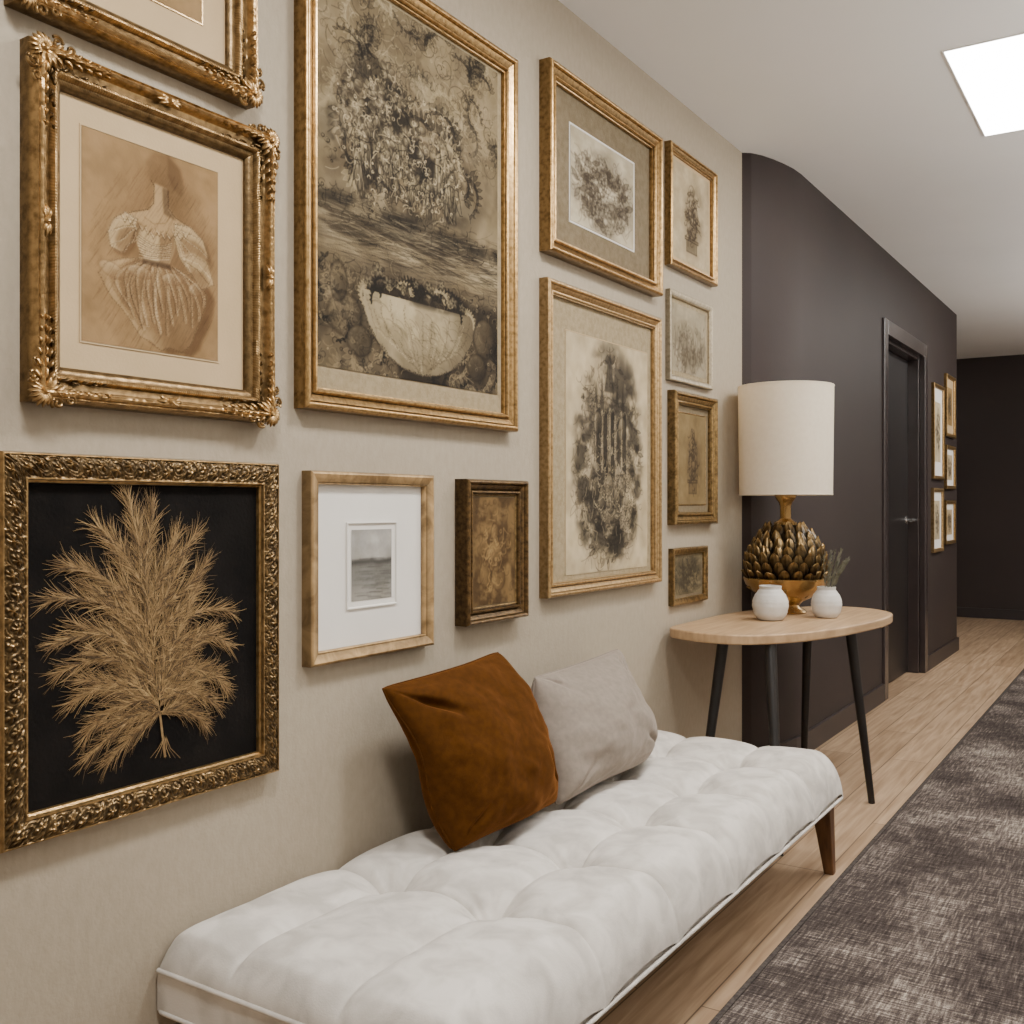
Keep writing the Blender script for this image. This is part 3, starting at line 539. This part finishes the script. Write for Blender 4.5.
def corner_orn(fr, sy, sz):
    g = G(); cy = sy*(fr.w/2-.017); cz = fr.h/2+sz*(fr.h/2-.017); base = math.atan2(sz, sy)
    for a, l, w_ in ((0,.026,.006),(.36,.027,.005),(-.36,.027,.005),(.72,.026,.005),(-.72,.026,.005),(1.08,.024,.0045),(-1.08,.024,.0045),(1.4,.022,.004),(-1.4,.022,.004),(3.14,.03,.007),(2.75,.028,.005),(-2.75,.028,.005)):
        petal(g, cy, cz, base+a, l, w_, .007, .033)
    knob(g, cy, cz, .006, .011, .034)
    for ax in (0, 1):
        dy, dz = (-sy, 0) if ax == 0 else (0, -sz); run = math.atan2(dz, dy); oy, oz = (0, sz) if ax == 0 else (sy, 0)
        scroll(g, cy+dy*.022+oy*.017, cz+dz*.022+oz*.017, .0105, base, 1 if ax else -1, .033, .003)
        scroll(g, cy+dy*.043+oy*.012, cz+dz*.043+oz*.012, .008, base+2, -1 if ax else 1, .034, .0026)
        for k in range(6):
            p = .014+.018*k; fall = 1-.11*k
            for q in (-1, 1):
                petal(g, cy+dy*p+oy*.004*q, cz+dz*p+oz*.004*q, run+q*(.66-.06*k), .022*fall, .0042*fall, .006, .033)
            petal(g, cy+dy*p, cz+dz*p, run, .024*fall, .0036*fall, .008, .034)
            petal(g, cy+dy*p-oy*.018, cz+dz*p-oz*.018, run+.25*(1 if k % 2 else -1), .02*fall, .0035*fall, .005, .025)
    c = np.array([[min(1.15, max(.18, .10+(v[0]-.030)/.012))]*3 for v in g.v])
    g.obj('corner_ornament', M['goldc'], fr.root, 60, col=c)
def edge_orn(fr, cy, cz, ang):
    g = G()
    for q in (0, math.pi):
        for k, da in enumerate((-.35, 0, .35)): petal(g, cy, cz, ang+q+da, .026-.004*abs(k-1), .0045, .006, .033)
    knob(g, cy, cz, .006, .010, .034)
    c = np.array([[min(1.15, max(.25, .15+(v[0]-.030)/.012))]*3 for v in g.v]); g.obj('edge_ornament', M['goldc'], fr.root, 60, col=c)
def YL(px): return P(px, 0, .006)[0]
def YR(px): return P(px, 0, .03)[0]
# A
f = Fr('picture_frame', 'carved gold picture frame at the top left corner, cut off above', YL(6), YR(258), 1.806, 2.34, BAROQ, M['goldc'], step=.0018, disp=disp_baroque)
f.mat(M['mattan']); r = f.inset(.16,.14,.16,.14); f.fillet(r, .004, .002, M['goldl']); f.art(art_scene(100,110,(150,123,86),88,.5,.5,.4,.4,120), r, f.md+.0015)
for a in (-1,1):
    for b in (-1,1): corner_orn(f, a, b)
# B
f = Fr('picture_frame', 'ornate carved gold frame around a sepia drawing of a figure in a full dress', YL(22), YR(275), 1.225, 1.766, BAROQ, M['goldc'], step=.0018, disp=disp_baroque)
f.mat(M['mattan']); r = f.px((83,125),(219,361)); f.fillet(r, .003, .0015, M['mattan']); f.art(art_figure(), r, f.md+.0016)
for a in (-1,1):
    for b in (-1,1): corner_orn(f, a, b)
edge_orn(f, 0, .02, 0); edge_orn(f, 0, f.h-.02, 0); edge_orn(f, -f.w/2+.02, f.h/2, 1.57); edge_orn(f, f.w/2-.02, f.h/2, 1.57)
# C
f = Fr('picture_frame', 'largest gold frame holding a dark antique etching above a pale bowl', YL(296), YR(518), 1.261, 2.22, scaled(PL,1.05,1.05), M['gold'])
f.mat(M['matlinen']); f.art(art_bouquet(), f.inset(.015,.01,.03,.055), f.md+.0015, 'print')
# D
f = Fr('picture_frame', 'deep gold frame with taupe mat and small pale etching, upper middle of the wall', YL(541), YR(661), 1.763, 2.285, scaled(PL,1.05,1.25), M['gold'])
f.mat(M['mattaupe']); r = f.px((571,124),(634,250)); f.fillet(r, .006, .002, M['matwhite']); f.art(art_scene(130,120,(184,173,149),21,.5,.55,.5,.45,260,flowers=60,dk=(52,43,33)), r, f.md+.002, 'print')
# E
f = Fr('picture_frame', 'tall gold frame with an oval black ink drawing of ruins on cream paper', YL(541), YR(662), .819, 1.691, scaled(PL,.9,1.0), M['goldl'])
f.mat(M['matlinen']); r = f.px((567,330),(648,557)); f.fillet(r, .003, .001, M['mattan']); f.art(art_ruins(), (r[0],r[1],r[2]-.03,r[3]), f.md+.0015)
# F
f = Fr('picture_frame', 'slim gold frame with a statuette drawing, topmost of the narrow column', YL(666), YR(719), 1.89, 2.31, scaled(PL,.7,.85), M['gold'])
f.mat(M['mattan']); f.art(art_statue(), f.inset(.05,.04,.05,.04), f.md+.0015)
# G
f = Fr('picture_frame', 'thin pale frame with a faded print of figures, below the statuette drawing', YL(667), YR(716), 1.50, 1.81, scaled(BOX,.75,.7), M['silver'])
f.mat(M['matlinen']); f.art(art_scene(90,70,(154,143,120),31,.5,.6,.5,.4,120,(80,70,56),.4,True), f.inset(.06,.07,.06,.07), f.md+.0015, 'print')
# H
f = Fr('picture_frame', 'antique gold frame with brown figure sketch just left of the lampshade', YL(669), YR(718), 1.005, 1.467, scaled(PL,1.0,1.0), M['bronze'])
f.mat(M['mattaupe']); r = f.inset(.1,.08,.1,.08); f.fillet(r, .004, .002, M['gold']); f.art(art_statue((126,107,74), 41), r, f.md+.0015)
# I
f = Fr('picture_frame', 'smallest landscape frame with a dark print, low on the wall above the table', YL(670), YR(711), .727, .924, scaled(BOX,.8,.75), M['bronze'])
f.mat(M['mattaupe']); f.art(art_scene(90,56,(116,104,79),51,.5,.5,.6,.6,120,(50,44,33),.6), f.inset(.04,.07,.04,.07), f.md+.0015, 'print')
# J
f = Fr('picture_frame', 'light wooden frame with wide white mat around a tiny grey seascape', YL(304), YR(436), .752, 1.14, scaled(BOX,.95,1.0), M['oakf'])
f.mat(M['matwhite']); r = f.px((353,530),(393,597)); f.fillet((r[0]-.012,r[1]+.012,r[2]-.012,r[3]+.012), .004, .004, M['matwhite']); f.art(art_sea(), r, f.md+.001, 'print')
# K
f = Fr('picture_frame', 'small deep dark bronze frame with a brown picture beside the white matted one', YL(457), P(530,0,.042)[0], .782, 1.135, scaled(PL,.85,1.25), M['bronzed'])
f.mat(M['mattaupe'], .02); f.art(art_brown(61), f.inset(.04,.03,.04,.03), f.md+.0015, 'painting'); f.lip([(0,.018),(.003,.024),(.006,.021)], M['bronze'])
# L palm
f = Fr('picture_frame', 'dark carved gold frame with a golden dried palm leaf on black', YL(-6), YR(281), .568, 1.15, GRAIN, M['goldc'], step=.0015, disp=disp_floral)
f.mat(M['matdark'], .012, 'backing'); f.lip([(0,.016),(.002,.021),(.005,.018),(.006,.012)], M['gold'])
def palm():
    V = []; Fc = []; Cl = []; rs = random.Random(5)
    def loc(px, py): y, z = P(px, py, .015); return Vector((y-f.yc, z-f.z0))
    def strip(pts, w0, w1, d, col):
        n = len(V)
        for i, p in enumerate(pts):
            a = pts[max(0,i-1)]; b = pts[min(len(pts)-1,i+1)]; t = (b-a); t = t.normalized() if t.length else Vector((1,0)); nn = Vector((-t.y,t.x)); w = w0+(w1-w0)*i/(len(pts)-1)
            for q in (-1, 1): V.append((d, p.x+nn.x*w*q, p.y+nn.y*w*q)); Cl.append(col)
        for i in range(len(pts)-1): Fc.append((n+2*i, n+2*i+1, n+2*i+3, n+2*i+2))
    stem = [loc(165,757), loc(160,715), loc(150,670), loc(146,620), loc(140,560), loc(126,496)]
    def bez(a, b, c, t): return a*(1-t)**2+b*2*t*(1-t)+c*t*t
    cols = [tuple(lin(q)) for q in ((146,121,84),(180,154,112),(112,90,60),(160,134,95),(82,65,41))]
    strip(stem, .0024, .0008, .0155, cols[0])
    def plume(a, b, c, ln, nb, k0):
        for i in range(nb):
            t = .02+.98*i/nb; p = bez(a,b,c,t); tg = (bez(a,b,c,min(1,t+.03))-bez(a,b,c,t-.03)).normalized()
            for sd in (-1, 1):
                an = math.radians(rs.uniform(6,42))*sd*(1-.3*t); l = ln*(1-.4*t)*rs.uniform(.5,1.3)*min(1,.6+t*2)
                dr = Vector((tg.x*math.cos(an)-tg.y*math.sin(an), tg.x*math.sin(an)+tg.y*math.cos(an)))
                bend = Vector((-dr.y,dr.x))*(sd)*l*rs.uniform(-.35,.3)
                strip([p, p+dr*l*.35+bend*.12, p+dr*l*.7+bend*.45, p+dr*l+bend], .00066, .00014, .0132+.005*rs.random(), rs.choice(cols))
        strip([bez(a,b,c,i/10) for i in range(11)], .0008, .0002, .0165, cols[k0 % 4])
    B = [((140,570),(138,530),(126,494)),((142,580),(150,535),(152,505)),((144,590),(118,545),(98,528)),((146,600),(175,560),(196,534)),
         ((146,605),(95,570),(66,566)),((148,615),(190,590),(206,562)),((148,625),(85,590),(52,600)),((150,635),(205,600),(230,612)),
         ((150,640),(90,625),(54,644)),((152,650),(205,625),(228,645)),((152,660),(95,650),(58,674)),((154,670),(205,660),(226,688)),
         ((155,680),(105,675),(74,702)),((156,690),(200,690),(214,702)),((157,700),(110,700),(86,735)),((158,705),(120,720),(88,758)),
         ((160,712),(135,730),(108,760)),((160,712),(190,705),(202,722)),((146,640),(150,600),(140,560)),((150,670),(130,620),(100,600)),((152,675),(180,640),(190,600)),
         ((153,685),(125,660),(90,650)),((156,695),(185,670),(205,668)),((158,700),(150,660),(120,640)),((158,700),(170,660),(178,630)),
         ((150,640),(120,600),(88,586)),((152,640),(176,610),(196,590)),((154,680),(140,650),(108,630)),((156,690),(176,660),(200,640)),((158,705),(130,690),(100,690)),
         ((148,600),(130,560),(112,535)),((148,600),(165,565),(176,535)),((152,660),(120,635),(76,625)),((152,660),(190,640),(214,630)),((156,690),(140,640),(128,600)),((157,695),(168,650),(164,590)),((158,700),(115,680),(80,680)),((158,700),(195,680),(216,672)),((160,712),(140,712),(104,722)),((146,590),(142,555),(136,520)),
         ((150,630),(165,590),(182,565)),((150,630),(118,585),(84,568)),((154,660),(150,610),(156,560)),((155,670),(130,600),(118,560)),((160,715),(178,700),(192,690)),((159,708),(145,690),(122,672)),((159,708),(172,685),(186,660))]
    for i, (a, b, c) in enumerate(B): plume(loc(*a), loc(*b), loc(*c), .058, 84, i)
    for k in range(-3, 4): strip([loc(165,735), loc(164+k*2,748), loc(165+k*5,758)], .0008, .0003, .0160, cols[k % 3])
    mesh('palm_leaf', V, Fc, M['leaf'], f.root, col=np.array(Cl))
palm()
# frames on the dark wall
sm = scaled(BOX,.9,.8)
def smallf(label, pl, pr, zb, zt, seed, m, paper, matm):
    f = Fr('picture_frame', label, P(pl,0,.14)[0], P(pr,0,.14)[0], zb, zt, sm, m, X0=.12, group='small pictures past the dark door')
    f.mat(matm); f.art(art_scene(40,56,paper,seed,.5,.5,.4,.4,60), f.inset(.2,.16,.2,.16), f.md+.0015, 'print')
smallf('tall light-matted picture directly right of the dark door, upper one', 934.5, 945, 1.25, 1.89, 71, M['gold'], (190,176,146), M['matwhite'])
smallf('light-matted picture directly right of the dark door, lower one', 934, 944, .76, 1.19, 72, M['goldl'], (178,164,136), M['matwhite'])
smallf('brown picture at the dark wall end, topmost of three', 947, 956, 1.56, 2.0, 73, M['gold'], (150,122,80), M['mattan'])
smallf('small picture at the dark wall end, middle of three', 947, 956, 1.19, 1.5, 74, M['gold'], (176,160,130), M['matwhite'])
smallf('small picture at the dark wall end, lowest of three', 946.5, 956, .80, 1.11, 75, M['gold'], (170,150,118), M['matwhite'])
# ---------------------------------------------------------------- bench
BX0, BX1, BY0, BY1 = .004, .640, 1.125, 3.04
t = thing('bench', 'long low ivory velvet bench with tufted top and wooden legs', 'bench', ((BX0+BX1)/2,(BY0+BY1)/2,0)); bc = t.location
BXB = [.175,.405]; BYB = [1.54,1.845,2.15,2.46,2.765]
def cushion():
    def axis(a, b, st, A0, A1):
        (h0, v0), (h1, v1) = A0, A1
        inner = np.linspace(a+h0, b-h1, int((b-a-h0-h1)/st)+1); e = np.linspace(0, math.pi/2, 24)[1:]
        return (np.concatenate([a+h0-h0*np.sin(e[::-1]), inner, b-h1+h1*np.sin(e)]), np.concatenate([v0*(1-np.cos(e[::-1])), 0*inner, v1*(1-np.cos(e))]))
    xs, zx = axis(BX0, BX1, .0035, (.07,.05), (.075,.125)); ys, zy = axis(BY0, BY1, .0035, (.09,.05), (.075,.12))
    ys = np.concatenate([[BY0,BY0], ys]); zy = np.concatenate([[.13,.06], zy])     # near end drops as an upright band
    X, Y = np.meshgrid(xs, ys); DX, DY = np.meshgrid(zx, zy); dz = np.sqrt(DX**2+DY**2)
    def dist(v, b): return np.min([np.abs(v-q) for q in b], axis=0)
    da = dist(X, BXB); db = dist(Y, BYB)
    # firm domed pads rolling over into crisp seams; seams run deeper near the buttons
    pa = .45*np.exp(-(da/.006))+.55*np.exp(-(da/.042)**1.4); pb = .45*np.exp(-(db/.006))+.55*np.exp(-(db/.048)**1.4)
    la = np.exp(-(db/.075)**2); lb = np.exp(-(da/.075)**2)
    z = .360-.034*pa*(.58+.42*la)-.034*pb*(.68+.32*lb)
    for a in BXB:
        for b in BYB:
            rr = np.hypot(X-a, Y-b); an = np.arctan2(Y-b, X-a)
            z -= .014*np.exp(-(rr/.014)**2)+.018*np.exp(-(rr/.045)**2)
            z -= .0045*np.exp(-((rr-.05)/.032)**2)*(.5+.5*np.sin(an*10+a*40+b*17))
            for k in range(8):
                th = k*.8+a*31+b*13; dx, dy = math.cos(th), math.sin(th); al = (X-a)*dx+(Y-b)*dy; ac = -(X-a)*dy+(Y-b)*dx
                z -= .0042*np.exp(-(ac/.0045)**2)*np.clip(1-al/.11,0,1)*(al > 0)
    nzv = np.array([[mnoise.noise(Vector((x*8,y*8,2)))+.4*mnoise.noise(Vector((x*20,y*20,5))) for x, y in zip(rx, ry)] for rx, ry in zip(X, Y)]); z += .0017*nzv
    edge = np.clip((Y-BY0)/.03, 0, 1); z = z*edge+(1-edge)*.34
    z = np.maximum(z-dz, .218)
    h, w_ = X.shape; v = np.stack([X.ravel()-bc[0], Y.ravel()-bc[1], z.ravel()], 1)
    idx = np.arange(h*w_).reshape(h, w_); fq = np.stack([idx[:-1,:-1].ravel(), idx[:-1,1:].ravel(), idx[1:,1:].ravel(), idx[1:,:-1].ravel()], 1)
    mesh('seat_cushion', v, fq, M['suede'], t, 70)
    return X, Y, z
CX, CY, CZ = cushion()
for a in BXB:
    for b in BYB:
        k = np.argmin((CX-a)**2+(CY-b)**2); zb = CZ.ravel()[k]
        g = G(); g.lathe([(.0085,-.004),(.0085,.003),(.007,.006),(.0035,.0075),(0,.008)], 18); g.v = [(x+a-bc[0], y+b-bc[1], z+zb) for x, y, z in g.v]; g.obj('button', M['suede'], t, 60)
def rrect(x0, x1, y0, y1, r, n=6):
    o = []
    for cx, cy, a in ((x1-r,y0+r,-90),(x1-r,y1-r,0),(x0+r,y1-r,90),(x0+r,y0+r,180)):
        for i in range(n+1): q = math.radians(a+90*i/n); o.append((cx+r*math.cos(q), cy+r*math.sin(q)))
    return o
rr = [(x-bc[0], y-bc[1]) for x, y in rrect(BX0+.001,BX1-.012,BY0+.004,BY1-.008,.012)]
g = G(); g.prism(rr, .212, .26); g.obj('seat_base', M['suede'], t, 40)
re = [(x-bc[0], y-bc[1]) for x, y in rrect(BX0+.001,BX1-.002,BY0+.001,BY1-.002,.012)]
g = G(); g.tube([(x,y,.217) for x, y in re], .0045, 8, True); g.obj('piping', M['suede'], t, 60)
g = G(); g.tube([(BX0-bc[0]+.004+.57*q, BY0-bc[1]-.001, .287-.004*q) for q in np.linspace(0,1,12)], .0045, 8); g.obj('piping', M['suede'], t, 60)
def tleg(a, b, w0, w1):
    g = G(); V = []
    for (x, y, z), w_ in ((a, w0), (b, w1)):
        for sx, sy in ((-1,-1),(1,-1),(1,1),(-1,1)): V.append((x+sx*w_/2, y+sy*w_/2, z))
    g.add(V, [(0,1,2,3),(4,7,6,5),(0,4,5,1),(1,5,6,2),(2,6,7,3),(3,7,4,0)]); return g
for a, b in (((.596,2.975,.213),(.612,2.998,0)),((.06,2.955,.213),(.04,2.995,0)),((.575,1.225,.213),(.605,1.185,0)),((.05,1.195,.213),(.04,1.17,0))):
    sh = lambda p: (p[0]-bc[0], p[1]-bc[1], p[2])
    bevel(tleg(sh(a), sh(b), .055, .028).obj('leg', M['walnut'], t), .004)
# ---------------------------------------------------------------- pillows
def pillow(name, label, TL, TR, BL, BR, th, m, seed, ncr, wk):
    c4 = [Vector(q) for q in (TL, TR, BL, BR)]; ctr = sum(c4, Vector())/4; base = Vector((ctr.x, ctr.y, min(BL[2],BR[2])))
    nrm = (c4[1]-c4[0]).cross(c4[2]-c4[0]).normalized()
    if nrm.x < 0: nrm = -nrm
    n = 121; V = []; Fc = []; cr = random.Random(int(seed*10))
    creases = [(cr.choice((-1,1)), cr.choice((-1,1)), cr.uniform(.12,1.45), cr.uniform(.4,1.2), cr.uniform(.25,.65)) for _ in range(ncr)]
    def pt(s, tt, side):
        pull = .035; s2 = s*(1-pull*(1-tt*tt)); t2 = tt*(1-pull*(1-s*s))
        cor = 1-.02*(abs(s)*abs(tt))**8; a, b = (s2*cor+1)/2, (t2*cor+1)/2
        p = (c4[0]*(1-a)+c4[1]*a)*(1-b)+(c4[2]*(1-a)+c4[3]*a)*b
        k = max(0, (1-s*s)*(1-tt*tt)); hh = th*(.70*k**.33+.30*k)*(1+.28*tt)*(1.15 if side > 0 else .7)
        e = min(1-abs(s), 1-abs(tt)); wr = mnoise.noise(Vector((s*1.4+seed, tt*1.4, side*3)))*.022*wk+mnoise.noise(Vector((s*3.0+seed, tt*3.0, side*3)))*.011*wk+mnoise.noise(Vector((s*7+seed, tt*7, side*3)))*.003*wk
        for (sx, sy, an, st, rc) in creases:
            dx, dy = 1-s*sx, 1-tt*sy; rr = math.hypot(dx, dy); d = math.atan2(dy, dx)-an-.2*math.sin(rr*3+an*9)
            wr -= .014*st*math.exp(-(d/.09)**2)*math.exp(-((rr-rc)/.25)**2)
        ed = .012*math.sin(s*4.2+seed)*abs(tt)**4+.012*math.sin(tt*4.2+seed*2)*abs(s)**4
        return p+nrm*(side*(hh+wr*min(1, e*5))+ed)-base
    for side in (1, -1):
        o = len(V)
        for i in range(n):
            for j in range(n): V.append(pt(math.sin((-1+2*j/(n-1))*math.pi/2), math.sin((-1+2*i/(n-1))*math.pi/2), side))
        for i in range(n-1):
            for j in range(n-1): Fc.append((o+i*n+j, o+i*n+j+1, o+(i+1)*n+j+1, o+(i+1)*n+j))
    root = thing(name, label, 'pillow', base)
    mesh('cover', V, Fc, m, root, 180)
    e = [(-1+2*j/24, -1) for j in range(24)]+[(1, -1+2*j/24) for j in range(24)]+[(1-2*j/24, 1) for j in range(24)]+[(-1, 1-2*j/24) for j in range(24)]
    g = G(); g.tube([pt(a, b, 1) for a, b in e], .0028, 6, True); g.obj('seam', m, root, 60)
pillow('throw_pillow', 'cognac brown velvet throw pillow leaning on the wall, nearer on the bench', (.09,1.622,.700), (.085,2.075,.722), (.20,1.705,.354), (.21,2.10,.360), .105, M['velvet'], 1.3, 14, 1.0)
pillow('throw_pillow', 'light grey taupe velvet throw pillow behind the brown one on the bench', (.11,2.13,.642), (.095,2.655,.656), (.21,2.10,.354), (.21,2.61,.358), .108, M['greyv'], 6.1, 9, .8)
# ---------------------------------------------------------------- table
t = thing('console_table', 'oval light oak console table with four splayed black legs', 'table', (.3,3.68,0)); o_ = (.3,3.68)
ctl = [(.02,3.2),(.09,3.135),(.2,3.10),(.32,3.13),(.42,3.25),(.50,3.45),(.55,3.7),(.57,3.9),(.55,4.08),(.46,4.2),(.34,4.24),(.22,4.18),(.12,4.03),(.045,3.85),(.018,3.65),(.014,3.4)]
out = []
for i in range(len(ctl)):
    p0, p1, p2, p3 = [np.array(ctl[(i+k) % len(ctl)]) for k in (-1,0,1,2)]
    for q in np.linspace(0,1,8)[:-1]:
        out.append(.5*((2*p1)+(-p0+p2)*q+(2*p0-5*p1+4*p2-p3)*q*q+(-p0+3*p1-3*p2+p3)*q**3))
poly = [(p[0]-o_[0], p[1]-o_[1]) for p in out]
g = G(); g.prism(poly, .628, .66); o = g.obj('table_top', M['oak'], t, 40); bevel(o, .005, 3)
for a, b in (((.18,3.28),(.12,3.2)),((.36,3.22),(.44,3.07)),((.25,4.0),(.215,4.06)),((.48,3.74),(.543,3.79))):
    g = G(); g.tube([(a[0]-o_[0],a[1]-o_[1],.63),(b[0]-o_[0],b[1]-o_[1],0)], .02, 12, r1=.012)
    g.v = [(x,y,max(0,min(.629,z))) for x,y,z in g.v]; g.obj('leg', M['legb'], t, 50)
# ---------------------------------------------------------------- lamp
TZ = .66; lx, ly = .203, 3.868
t = thing('table_lamp', 'table lamp with cream drum shade and leafy bronze gold bulb body', 'lamp', (lx,ly,TZ))
g = G(); g.lathe([(0,0),(.075,0),(.08,.006),(.072,.014),(.056,.022),(.052,.032),(.064,.044),(.094,.060),(.126,.082),(.150,.108),(.160,.135),(.155,.137),(.14,.112),(.1,.09),(0,.085)], 64); g.obj('base', M['brass'], t, 50)
g = G(); cl = []
BZ0, BH = .075, .262
def rad(q): return .150*math.sin(math.pi*(.20+.72*max(0,q)**.95))**.72
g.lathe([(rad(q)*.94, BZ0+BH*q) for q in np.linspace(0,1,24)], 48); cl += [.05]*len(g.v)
lr = random.Random(3)
def scale_leaf(q, a, ln, wd, lift, tw):
    """one pointed artichoke bract, ribbed and curling outwards at its tip"""
    z = BZ0+BH*q; r = rad(q); n, k = 10, 9; V = []; Fc = []
    e = .02; dr = (rad(min(1,q+e))-rad(max(0,q-e)))/(2*e*BH); tg = Vector((dr,1)).normalized(); nr = Vector((tg.y,-tg.x)); ct, st_ = math.cos(tw), math.sin(tw)
    for i in range(n):
        s = i/(n-1); w_ = wd*(math.sin(math.pi*(.22+.76*s))**.8 if s < 1 else .05)
        for j in range(k):
            b = -1+2*j/(k-1); h = .001+lift*s**2+.009*(1-b*b)*math.sin(math.pi*min(1,.25+s*.7))+.0022*math.cos(b*9.4)
            al0 = ln*(s-.42)*(1-.12*s*s); ac0 = b*w_; al = al0*ct-ac0*st_; ac = al0*st_+ac0*ct
            R_ = r*.955+nr.x*h+tg.x*al; zz = z+nr.y*h+tg.y*al; an = a+ac/max(.045, r)
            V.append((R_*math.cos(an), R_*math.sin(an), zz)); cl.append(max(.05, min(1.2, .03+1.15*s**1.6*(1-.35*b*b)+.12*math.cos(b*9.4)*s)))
    for i in range(n-1):
        for j in range(k-1): Fc.append((i*k+j, i*k+j+1, (i+1)*k+j+1, (i+1)*k+j))
    g.add(V, Fc)
for row in range(9):
    q = .05+.108*row; cnt = max(8, int(2*math.pi*rad(q)/.046))
    for k in range(cnt): scale_leaf(min(.96, q+lr.uniform(-.012,.012)), 2*math.pi*(k+.5*(row % 2)+lr.uniform(-.12,.12))/cnt, lr.uniform(.052,.062), lr.uniform(.021,.025), lr.uniform(.010,.022), lr.uniform(-.22,.22))
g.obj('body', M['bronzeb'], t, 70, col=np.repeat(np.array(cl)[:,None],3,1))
g = G(); g.lathe([(0,.330),(.044,.336),(.044,.348),(.028,.356),(.021,.362),(.021,.41),(.026,.424),(.036,.436),(.042,.45),(.04,.458),(.01,.462),(.01,.56),(0,.56)], 32); g.obj('neck', M['brass'], t, 40)
g = G(); r0, r1, z0, z1 = .174, .179, .454, .868
g.lathe([(r0,z0),(r1,z1),(r1-.003,z1),(r0-.003,z0),(r0,z0)], 72); g.obj('lamp_shade', M['shade'], t, 40)
for r_, z_ in ((r0-.001,z0),(r1-.001,z1)):
    g = G(); g.tube([(r_*math.cos(q), r_*math.sin(q), z_) for q in np.linspace(0,2*math.pi,73)[:-1]], .003, 6, True); g.obj('shade_trim', M['shade'], t, 60)
g = G()
for q in range(3): g.tube([(0,0,.555),(.172*math.cos(q*2.094),.172*math.sin(q*2.094),.56)], .002, 6)
g.obj('shade_support', M['brass'], t, 60)
# ---------------------------------------------------------------- vases and sprigs
def vase(label, x, y, r, h):
    pr = [(0,0),(.5,0),(.68,.03),(.9,.18),(1,.42),(.98,.58),(.86,.74),(.68,.86),(.6,.92),(.6,.97),(.62,1),(.57,1),(.54,.93),(.62,.84),(.8,.62),(.8,.3),(.5,.08),(0,.08)]
    t = thing('vase', label, 'vase', (x,y,TZ), 'small white vases on the table')
    pts = []
    for (a, b), (c, d_) in zip(pr[:-1], pr[1:]):
        for q in np.linspace(0,1,5)[:-1]: pts.append((r*(a+(c-a)*q), h*(b+(d_-b)*q)))
    pts.append((0, h*.08)); g = G(); n = 40; g.lathe(pts, n)
    g.v = [(vx*(1+.010*math.sin(z/h*60)), vy*(1+.010*math.sin(z/h*60)), z) for vx, vy, z in g.v]; g.obj('body', M['ceramic'], t, 50)
    g = G(); g.tube([(r*.59*math.cos(q), r*.59*math.sin(q), h) for q in np.linspace(0,2*math.pi,41)[:-1]], r*.035, 8, True); g.obj('rim', M['ceramic'], t, 60)
vase('round white ceramic vase, empty, in front of the lamp', .238, 3.585, .064, .122)
vx, vy = .385, 3.775
vase('round white ceramic vase holding thin dried sprigs right of the lamp', vx, vy, .055, .112)
rs = random.Random(9)
for k in range(10):
    an = -1.5+3.0*k/9; ca, sa = math.cos(an), math.sin(an); R_ = (.035,.06,.05,.065,.04,.06,.065,.045,.06,.035)[k]; hh = (.175,.16,.195,.16,.2,.17,.16,.19,.165,.19)[k]
    t = thing('dried_sprig', 'thin grey green dried sprig in the right white vase', 'dried plant', (vx+.015*ca,vy+.015*sa,TZ+.05), 'dried sprigs in the vase')
    pts = [(R_*ca*q*(.15+.85*q), R_*sa*q*(.15+.85*q), hh*q) for q in np.linspace(0,1,9)]
    g = G(); g.tube(pts, .0015, 5, r1=.0008); g.obj('stem', M['sprig'], t)
    g = G()
    for i in range(64):
        q = .42+.58*i/64; j = min(7, int(q*8)); p = Vector(pts[j]).lerp(Vector(pts[j+1]), q*8-j); tg = (Vector(pts[j+1])-Vector(pts[j])).normalized()
        dv = (tg+Vector((rs.uniform(-1,1), rs.uniform(-1,1), rs.uniform(-.3,.3)))*.55).normalized()*rs.uniform(.011,.019); sd = dv.cross(Vector((rs.random(),rs.random(),.3))).normalized()*.0019
        g.add([p, p+dv*.5+sd, p+dv, p+dv*.5-sd], [(0,1,2,3)])
    g.obj('leaves', M['sprig'], t)
# ---------------------------------------------------------------- rug
t = thing('rug', 'long charcoal brown distressed woven runner rug on the oak floor', 'rug', (1.37,3.5,0))
g = G(); g.box((-.71,-4.9,0),(.71,4.9,.010)); bevel(g.obj('pile', M['rug'], t), .004)
g = G(); g.box((-.722,-4.912,0),(-.71,4.912,.0095)); g.box((.71,-4.912,0),(.722,4.912,.0095)); g.box((-.71,-4.912,0),(.71,-4.9,.0095)); g.box((-.71,4.9,0),(.71,4.912,.0095)); g.obj('binding', M['binding'], t)
# ---------------------------------------------------------------- camera
cam = bpy.data.cameras.new('camera'); co = bpy.data.objects.new('camera', cam); COL.objects.link(co)
co.location = (D,0,H); co.rotation_euler = (math.pi/2,0,TH); cam.sensor_width = 36; cam.lens = 36*F/1024; cam.shift_y = -6/1024; cam.clip_start = .02
bpy.context.scene.camera = co
